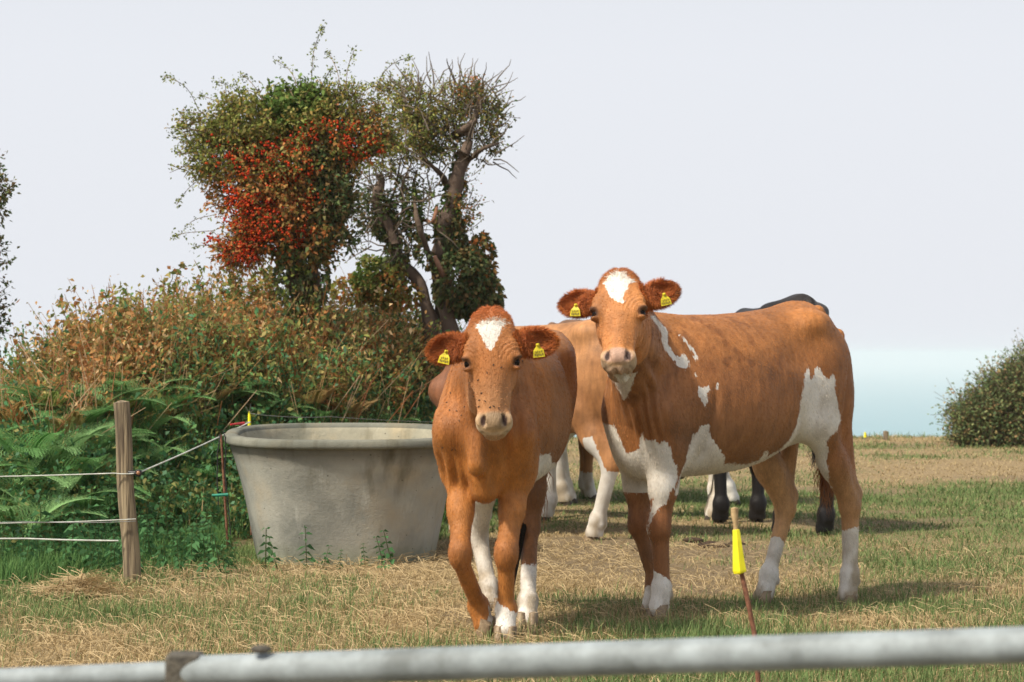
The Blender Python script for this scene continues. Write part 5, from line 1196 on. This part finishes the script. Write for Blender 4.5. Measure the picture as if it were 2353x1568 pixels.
# ------------------------------------------------------------------ trees
def smooth_path(pts, k=6):
    P = np.array(pts, float)
    for _ in range(2):
        Q_ = [P[0]]
        for i in range(len(P)-1): Q_ += [P[i]*.75+P[i+1]*.25, P[i]*.25+P[i+1]*.75]
        Q_.append(P[-1]); P = np.array(Q_)
    return P
def limb(mb, pts, r0, r1, col=(.16, .12, .085), n=9, wob=.0):
    P = smooth_path(pts); t = np.linspace(0, 1, len(P)); R_ = r0+(r1-r0)*t; P = P+(fbm(P*9, 2, 77)[:, None]-.5)*np.array([1, 1, .4])*r0*1.3
    R_ = R_*(1+.75*(fbm(P*14, 2, 78)-.5)*2*.6); mb.tube(P, R_, n, col)
def twigs_leafy(L_, mbT, base, dirs, ln, nl, size, cols, jit=.02, leafy=1.0):
    """short twigs with leaves: base (n,3)"""
    n = len(base); dirs = dirs/(np.linalg.norm(dirs, axis=1)[:, None]+1e-9); ln = np.broadcast_to(np.asarray(ln, float), (n,))[:, None]
    e = base+dirs*ln+RNG.normal(0, .02, (n, 3)); mbT.append((base, e))
    t = RNG.uniform(.1, 1.05, (n, nl)); P = (base[:, None]+(e-base)[:, None]*t[..., None]+RNG.normal(0, jit, (n, nl, 3))).reshape(-1, 3)
    c = cols(n*nl, P); d = np.repeat(dirs, nl, 0)*.5+RNG.normal(0, .6, (n*nl, 3)); L_.add(*leafcloud(P, d, RNG.uniform(size[0], size[1], n*nl), c, .6, .3, .15))
def tc(x, y, Y_): return at(357.6+x*.4562, 37.6+y*.4562, Y_)
def blob(x, y, rx, ry, n, Y_, rd=None, shell=.0, seed=1):
    k = .4562/FPX*Y_; c = tc(x, y, Y_); q = RNG.normal(0, 1, (n, 3)); q /= np.linalg.norm(q, axis=1)[:, None]; r = RNG.random(n)**(1/3.); r = shell+(1-shell)*r
    o = q*r[:, None]*np.array([rx*k, (rd if rd else min(rx, ry))*k*1.1, ry*k]); P = c+o; g = fbm(P*7, 2, seed) > .40; return P[g], q[g]
def colfn(cols, jit=.22):
    return lambda n, P: 1.12*np.array(cols)[RNG.integers(0, len(cols), n)]*RNG.uniform(1-jit, 1+jit, (n, 1))
T_OL = [(.20, .24, .055), (.28, .30, .08), (.16, .20, .05), (.34, .24, .07), (.36, .32, .11)]
T_RU = [(.50, .17, .05), (.40, .22, .07), (.28, .21, .07), (.55, .24, .09), (.26, .22, .06)]
T_DK = [(.08, .13, .05), (.12, .16, .06), (.16, .15, .06), (.22, .14, .06), (.10, .12, .06)]
T_GR = [(.10, .18, .04), (.16, .25, .06), (.08, .13, .035), (.22, .28, .08)]
def tree(name, label, Y_, root_uv, blobs, trunks, shoots, ivy, berries, twl=(.05, .13), extra_tw=0):
    b = tc(root_uv[0], root_uv[1], Y_); b[2] = float(bank_z(np.array(b[0]), np.array(Y_)))-.05
    t = thing(name, label, 'tree', b); mb = MB()
    for pts, r0, r1, cl in trunks:
        dy = .16 if berries else RNG.normal(0, .05); P = [tc(x, y, Y_+dy+.25*math.sin(i*1.3+r0*90)*(r0 < .04)) -b for i, (x, y) in enumerate(pts)]
        if pts[0][1] > 1250: P = [np.array([P[0][0], P[0][1], -.15])]+P
        limb(mb, P, r0, r1, cl)
    Lc = LC(); tw = []
    for (x, y, rx, ry, n, cols, size) in blobs:
        P, q = blob(x, y, rx*.96, ry*.94, int(n*(.85 if twl[1] > .14 or berries or name == 'edge_tree' else .50)), Y_, seed=int(x)+3)
        d = q*.7+RNG.normal(0, .6, P.shape)+np.array([0, 0, .25]); twigs_leafy(Lc, tw, P-b, d, RNG.uniform(twl[0], twl[1], len(P)), 13, size, colfn(cols))
    if name == 'gnarled_tree':
        for i in range(250):
            x, y = (RNG.uniform(1250, 1740), RNG.uniform(330, 760)) if i < 150 else (RNG.uniform(1070, 1450), RNG.uniform(760, 1180))
            p0 = tc(x, y, Y_+RNG.uniform(-.3, .3))-b; d0 = np.array([(x-1480)/600+RNG.normal(0, .4), RNG.normal(0, .3), 1.0-(y-330)/600+RNG.normal(0, .3)]); d0 /= np.linalg.norm(d0)
            pts_ = [p0]
            for q in range(4): d0 = d0+RNG.normal(0, .28, 3); d0 /= np.linalg.norm(d0); pts_.append(pts_[-1]+d0*RNG.uniform(.04, .075))
            P = np.array(pts_); mb.tube(P, np.linspace(.0065, .0018, len(P)), 5, (.15, .12, .09), caps=False)
    for pts, nl in shoots:
        P = smooth_path([tc(x, y, Y_+.3*math.sin(x))-b for x, y in pts]); tw.append((P[:-1], P[1:])); m_ = len(P)
        i = RNG.integers(0, m_-1, nl); i = np.maximum(i, RNG.integers(0, m_-1, nl)); f = RNG.random((nl, 1)); Q_ = P[i]*(1-f)+P[i+1]*f+RNG.normal(0, .016, (nl, 3))
        Lc.add(*leafcloud(Q_, RNG.normal(0, 1, (nl, 3)), RNG.uniform(.013, .026, nl), colfn(T_OL[:3]+[(.09, .11, .05)])(nl, Q_), .65, .3, .1))
    A_ = np.vstack([a for a, _ in tw]); B_ = np.vstack([e for _, e in tw]); V, F, c = ribbons(A_, B_, .0035, .0018, np.tile(np.array([.17, .12, .08]), (len(A_), 1))*RNG.uniform(.6, 1.5, (len(A_), 1)))
    mb.add(V, F, None); mb.c[-1] = c
    mb.build('trunk', M_BARK, t); Lc.build('crown', t)
    if ivy:
        L_ = LC()
        for (x, y, rx, ry, n, cols) in ivy:
            P, q = blob(x, y, rx, ry, n, Y_, shell=.55, seed=int(y)); P = P-b; L_.add(*leafcloud(P, q*.5+RNG.normal(0, .5, P.shape)+np.array([0, -.2, -.3]), RNG.uniform(.022, .045, len(P)), colfn(cols)(len(P), P), .85, .2, .2))
        L_.build('ivy', t)
    if berries:
        Vb, Fb, n0 = [], [], 0; oc = np.array([(1, 0, 0), (-1, 0, 0), (0, 1, 0), (0, -1, 0), (0, 0, 1), (0, 0, -1)]); of = np.array([(0, 2, 4), (2, 1, 4), (1, 3, 4), (3, 0, 4), (2, 0, 5), (1, 2, 5), (3, 1, 5), (0, 3, 5)]); cc = []
        for (x, y, rx, ry, n) in berries:
            P, q = blob(x, y, rx, ry, int(n*.42)+6, Y_, seed=9, shell=.3); P = P-b; P = P[q[:, 1] < .25]; P[:, 1] -= .10; P = np.repeat(P, 6, 0); P = P+RNG.normal(0, .020, P.shape); r_ = RNG.uniform(.007, .0115, (len(P), 1, 1)); V = (P[:, None]+oc[None]*r_).reshape(-1, 3); i = np.arange(len(P))[:, None, None]*6
            Vb.append(V); Fb.append((i+of[None]).reshape(-1, 3)+n0); n0 += len(V); cc.append(np.repeat(np.array([.75, .085, .03])*RNG.uniform(.4, 1.15, (len(P), 1))+np.array([0, .06, 0])*(RNG.random((len(P), 1)) < .3), 6, 0))
        o = mesh_np('berries', np.vstack(Vb), np.vstack(Fb), M_LEAF, t, np.vstack(cc), smooth=True); o['kind'] = 'stuff'
    return t
YT = 17.2; s1, s2, s3 = (.02, .042), (.016, .034), (.025, .05)
BR = (.12, .085, .06); GY = (.14, .10, .075)
tree('hawthorn_tree', 'ivy clad tree with red berries and a leaning mushroom shaped crown on the bank', YT-.8, (720, 1420),
     blobs=[(470, 560, 190, 150, 420, T_OL, s1), (330, 700, 130, 160, 260, T_OL, s2), (700, 520, 190, 110, 420, T_OL, s1), (740, 440, 130, 60, 150, T_GR, s3), (640, 480, 90, 60, 110, T_GR, s3), (960, 600, 190, 120, 420, T_OL+T_RU, s1), (950, 450, 150, 80, 170, T_OL, s2), (1110, 560, 130, 140, 210, T_OL, s2),
            (600, 760, 240, 150, 620, T_RU+T_OL, s1), (450, 880, 170, 150, 360, T_RU, s1), (640, 950, 220, 150, 520, T_RU, s1), (540, 1100, 210, 80, 300, T_RU, s1), (430, 1190, 120, 60, 130, T_RU, s1), (900, 720, 120, 80, 160, T_RU+T_OL, s1),
            (880, 920, 100, 210, 430, T_DK, s3), (780, 1130, 150, 110, 260, T_DK+T_RU, s3), (200, 560, 90, 60, 60, T_OL, s2), (230, 720, 90, 120, 80, T_OL, s2), (820, 760, 110, 90, 150, T_DK, s3), (950, 1060, 60, 110, 60, T_DK, s3)],
     trunks=[([(740, 1460), (700, 1300), (680, 1150), (660, 1000), (640, 800), (700, 600)], .085, .03, BR), ([(780, 1440), (790, 1250), (800, 1080), (830, 900), (880, 720), (980, 560)], .07, .02, BR),
             ([(650, 1180), (560, 1080), (460, 980), (330, 900)], .03, .008, BR), ([(680, 1000), (690, 820), (670, 690), (650, 600)], .018, .006, GY), ([(640, 800), (520, 640), (400, 520)], .025, .006, BR), ([(830, 900), (960, 760), (1110, 680), (1220, 640)], .022, .006, BR),
             ([(820, 1080), (760, 1080), (700, 1065)], .014, .005, (.42, .33, .22)), ([(660, 620), (600, 580), (570, 560)], .010, .004, (.42, .33, .22)), ([(790, 700), (860, 640), (1080, 580)], .012, .004, BR)],
     shoots=[([(780, 390), (790, 230), (800, 150), (845, 50)], 110), ([(220, 480), (170, 370), (100, 320), (40, 300)], 70), ([(730, 400), (715, 350), (680, 270), (605, 220)], 55), ([(960, 360), (965, 260), (1000, 170)], 60), ([(935, 370), (915, 270), (870, 180)], 50),
             ([(1095, 400), (1140, 290), (1200, 230), (1290, 205)], 70), ([(540, 420), (490, 340), (430, 290)], 60), ([(440, 430), (400, 360), (300, 325)], 60), ([(430, 450), (420, 370), (400, 320)], 30), ([(300, 1080), (150, 1090), (85, 1110)], 50), ([(210, 830), (160, 870), (105, 950)], 40),
             ([(330, 620), (180, 560), (100, 570)], 60), ([(300, 700), (160, 640), (85, 600)], 60), ([(820, 390), (860, 300), (890, 260)], 45), ([(650, 430), (610, 350)], 20), ([(340, 520), (250, 490), (160, 485)], 60), ([(380, 470), (270, 410), (215, 400)], 60), ([(1150, 400), (1230, 330)], 25),
             ([(350, 1170), (240, 1150), (190, 1165)], 40), ([(160, 780), (60, 745)], 4), ([(300, 1000), (200, 1020), (150, 1060)], 30), ([(260, 620), (180, 700), (100, 680)], 40), ([(400, 1180), (370, 1270), (380, 1330)], 25), ([(690, 400), (660, 330), (640, 320)], 20), ([(560, 430), (500, 380), (440, 370)], 40), ([(1010, 430), (1060, 370), (1100, 350)], 30)],
     ivy=[(680, 1330, 80, 190, 900, T_DK+T_OL[:1]), (810, 1300, 62, 190, 600, T_DK+T_OL[:1]), (730, 1180, 150, 90, 700, T_DK+T_RU), (870, 950, 80, 190, 900, T_DK)],
     berries=[(500, 850, 190, 170, 300), (620, 1040, 220, 130, 330), (420, 1200, 110, 60, 130), (900, 620, 220, 110, 210), (480, 1010, 160, 130, 230), (720, 720, 170, 120, 130), (300, 1150, 70, 30, 30), (1060, 640, 110, 90, 60), (600, 700, 250, 100, 110), (820, 930, 70, 60, 20), (360, 700, 120, 100, 25)])
tree('gnarled_tree', 'gnarled half bare tree with twisted trunks and dark ivy beside the berry tree', YT+.15, (1440, 1440),
     blobs=[(1400, 470, 190, 110, 300, T_OL, s2), (1280, 600, 140, 110, 230, T_OL, s2), (1640, 520, 110, 170, 230, T_DK+T_OL, s2), (1620, 640, 110, 70, 130, T_DK, s1), (1130, 710, 110, 70, 90, T_OL, s2), (1080, 960, 50, 110, 70, T_DK, s2), (1180, 1060, 80, 60, 80, T_DK, s1), (1560, 420, 110, 80, 90, T_RU+T_DK, s2), (1420, 640, 130, 90, 150, T_DK+T_OL, s2),
            (1300, 900, 60, 90, 60, T_GR+T_DK, s2), (1560, 950, 50, 130, 60, T_RU+T_DK, s2), (1240, 380, 120, 40, 70, T_OL, s2)],
     trunks=[([(1480, 1500), (1450, 1370), (1435, 1200), (1465, 1050), (1500, 910), (1525, 790), (1560, 680)], .066, .048, (.12, .085, .065)), ([(1560, 690), (1590, 620), (1570, 560), (1620, 470), (1630, 395)], .045, .018, GY), ([(1480, 860), (1430, 790), (1345, 710)], .028, .014, BR), ([(1500, 605), (1560, 570), (1615, 520)], .030, .018, GY),
             ([(1560, 740), (1620, 690), (1660, 660), (1730, 640)], .026, .008, BR), ([(1380, 1420), (1280, 1310), (1225, 1220), (1200, 1120)], .055, .045, GY), ([(1205, 1150), (1180, 1060), (1120, 990), (1100, 920), (1135, 840), (1125, 800)], .045, .034, GY), ([(1420, 1300), (1350, 1150), (1315, 1010), (1300, 900), (1310, 780)], .028, .008, BR),
             ([(1290, 1060), (1350, 1020), (1400, 1050), (1415, 960)], .018, .012, (.30, .15, .09)), ([(1160, 1000), (1210, 860), (1240, 700)], .013, .004, GY), ([(1110, 900), (1070, 800), (1090, 700)], .010, .003, BR), ([(1200, 1100), (1250, 980), (1230, 860), (1290, 740)], .012, .004, GY), ([(1350, 1150), (1340, 1000), (1290, 950), (1210, 1010)], .012, .005, BR),
             ([(1340, 720), (1300, 620), (1320, 520)], .014, .004, BR), ([(1345, 720), (1390, 620), (1470, 540)], .012, .004, BR), ([(1500, 1350), (1430, 1290), (1400, 1210)], .03, .014, (.28, .15, .10)), ([(1700, 640), (1750, 600), (1765, 560)], .006, .003, BR)],
     shoots=[([(1470, 400), (1430, 330), (1395, 270)], 10), ([(1450, 380), (1450, 310)], 14), ([(1550, 420), (1550, 350), (1525, 295)], 8), ([(1560, 380), (1600, 330)], 6), ([(1640, 420), (1650, 350), (1665, 310)], 6), ([(1660, 480), (1720, 400), (1750, 375)], 8), ([(1620, 460), (1700, 380), (1720, 330)], 6), ([(1690, 560), (1740, 480)], 10), ([(1560, 1090), (1620, 1050), (1650, 1020)], 12),
             ([(1560, 1000), (1590, 900), (1600, 860)], 14), ([(1080, 700), (1020, 690), (1000, 740)], 12), ([(1060, 1000), (1020, 940)], 10), ([(1060, 1180), (1030, 1160)], 12), ([(1600, 480), (1580, 380), (1610, 310)], 6), ([(1170, 960), (1190, 880), (1170, 780)], 6), ([(1250, 1000), (1290, 870), (1380, 800)], 8), ([(1400, 960), (1380, 880), (1400, 800)], 10), ([(1720, 680), (1650, 760), (1600, 800)], 14)],
     ivy=[(1150, 1020, 60, 110, 420, T_DK+T_GR[:1]), (1215, 1200, 55, 100, 420, T_DK), (1490, 1130, 75, 160, 1100, T_DK), (1540, 760, 45, 90, 160, T_DK+T_GR[:1]), (1470, 1010, 60, 170, 1000, T_DK+T_GR), (1540, 1330, 150, 190, 3200, T_DK), (1620, 1400, 110, 110, 1400, T_DK), (1300, 1000, 40, 150, 300, T_DK+T_GR), (1400, 1190, 100, 90, 700, T_DK), (1070, 1300, 85, 110, 1300, T_OL+T_GR), (1180, 1360, 120, 90, 900, T_OL+T_RU), (1640, 1250, 70, 160, 1300, T_DK+T_RU[:2]), (1680, 1420, 70, 110, 900, T_DK), (1130, 980, 50, 110, 260, T_DK), (1220, 1290, 70, 80, 300, T_OL+T_DK), (1530, 800, 40, 120, 150, T_DK), (1200, 1400, 150, 80, 600, T_OL+T_RU), (1000, 1380, 120, 70, 500, T_OL+T_RU)],
     berries=None, twl=(.06, .16))
# tree at the left margin: stands outside the frame, its outer twigs reach in
def tl(u, v): return (u-12-357.6)/.4562, (v-37.6)/.4562
bl = []; rr = random.Random(5)
for (u, v, ru, rv, n) in ((-60, 440, 80, 70, 200), (0, 445, 26, 20, 16), (-70, 600, 90, 90, 200), (5, 610, 22, 18, 14), (-50, 740, 60, 60, 120), (0, 700, 18, 40, 14), (-5, 380, 12, 30, 8), (-140, 520, 110, 200, 500), (0, 770, 18, 20, 12)):
    x, y = tl(u, v); bl.append((x, y, ru/.4562, rv/.4562, n, T_DK, s1))
x0, y0 = tl(-150, 1000); x1, y1 = tl(-130, 600); x2, y2 = tl(-90, 400)
tree('edge_tree', 'dark twiggy tree whose outer sprigs reach in at the left margin', 16.2, (x0, y0), bl, [([(x0, y0), ((x0+x1)/2, (y0+y1)/2), (x1, y1), (x2, y2)], .06, .02, BR), ([(x1, y1), tl(-40, 470), tl(5, 440)], .012, .004, BR), ([(x1, y1), tl(-30, 620), tl(20, 605)], .012, .004, BR)],
     [([tl(-20, 440), tl(15, 430), tl(35, 440)], 16), ([tl(-20, 610), tl(15, 600), tl(40, 605)], 18), ([tl(-10, 760), tl(10, 750), tl(30, 755)], 12), ([tl(-10, 690), tl(10, 680)], 8), ([tl(0, 400), tl(2, 360)], 8)], None, None)
# ------------------------------------------------------------------ hedge on the right skyline
YH = 27.5
def hedge():
    b = at(2330, 1020, YH); b[2] = float(gh(b[0], b[1])); t = thing('hedge', 'dark green wind shaped hedge rising at the right edge of the field', 'hedge', b); L_ = LC(); tw = []
    k = YH/FPX
    for (u, v, ru, rv, n) in ((2230, 960, 62, 48, 900), (2290, 935, 75, 75, 1300), (2360, 910, 90, 100, 1900), (2440, 880, 110, 130, 1900), (2540, 860, 120, 150, 1500), (2205, 985, 30, 28, 260), (2330, 990, 90, 35, 700), (2195, 1003, 22, 14, 120), (2260, 880, 30, 25, 90), (2190, 925, 24, 20, 60), (2340, 830, 40, 25, 120), (2420, 850, 95, 85, 1500), (2500, 820, 100, 90, 1200)):
        c = at(u+38, v+14, YH)-b; n_ = int(n*.8); q = RNG.normal(0, 1, (n_, 3)); q /= np.linalg.norm(q, axis=1)[:, None]; P = c+q*(RNG.random((n_, 1))**.4)*np.array([ru*k, 1.0*min(ru, 90)*k, rv*k]); P[:, 2] = np.maximum(P[:, 2], -.02)
        g = fbm(P*3, 2, 5) > .36; P, q = P[g], q[g]; cols = (lambda n, P: np.where((RNG.random(n) < .2)[:, None], pal([(.36, .24, .12), (.40, .32, .14)], n), pal([(.11, .17, .08), (.15, .22, .09), (.20, .25, .10), (.25, .28, .12)], n)))
        twigs_leafy(L_, tw, P, q*.4+RNG.normal(0, .4, P.shape)+np.array([-.5, 0, .5]), RNG.uniform(.10, .36, len(P)), 7, (.025, .05), cols, .03)
    for i in range(110):
        u = RNG.uniform(2205, 2430); v0 = np.interp(u, [2200, 2250, 2310, 2363, 2440], [970, 930, 885, 845, 790])+RNG.uniform(0, 15); a = at(u, v0, YH+RNG.uniform(-.4, .4))-b; e = a+np.array([RNG.uniform(-.14, .06), RNG.normal(0, .1), RNG.uniform(.08, .26)]); tw.append((a[None], e[None])); m_ = 12; f = RNG.random((m_, 1)); Q_ = a*(1-f)+e*f+RNG.normal(0, .012, (m_, 3)); L_.add(*leafcloud(Q_, RNG.normal(0, 1, (m_, 3)), RNG.uniform(.02, .04, m_), pal([(.06, .09, .035), (.09, .12, .045)], m_), .5))
    A_ = np.vstack([a for a, _ in tw]); B_ = np.vstack([e for _, e in tw]); V, F, c = ribbons(A_, B_, .004, .002, np.tile(np.array([.14, .11, .07]), (len(A_), 1))); mb = MB(); mb.add(V, F); mb.c[-1] = c; mb.build('stems', M_BARK, t); L_.build('foliage', t)
hedge()
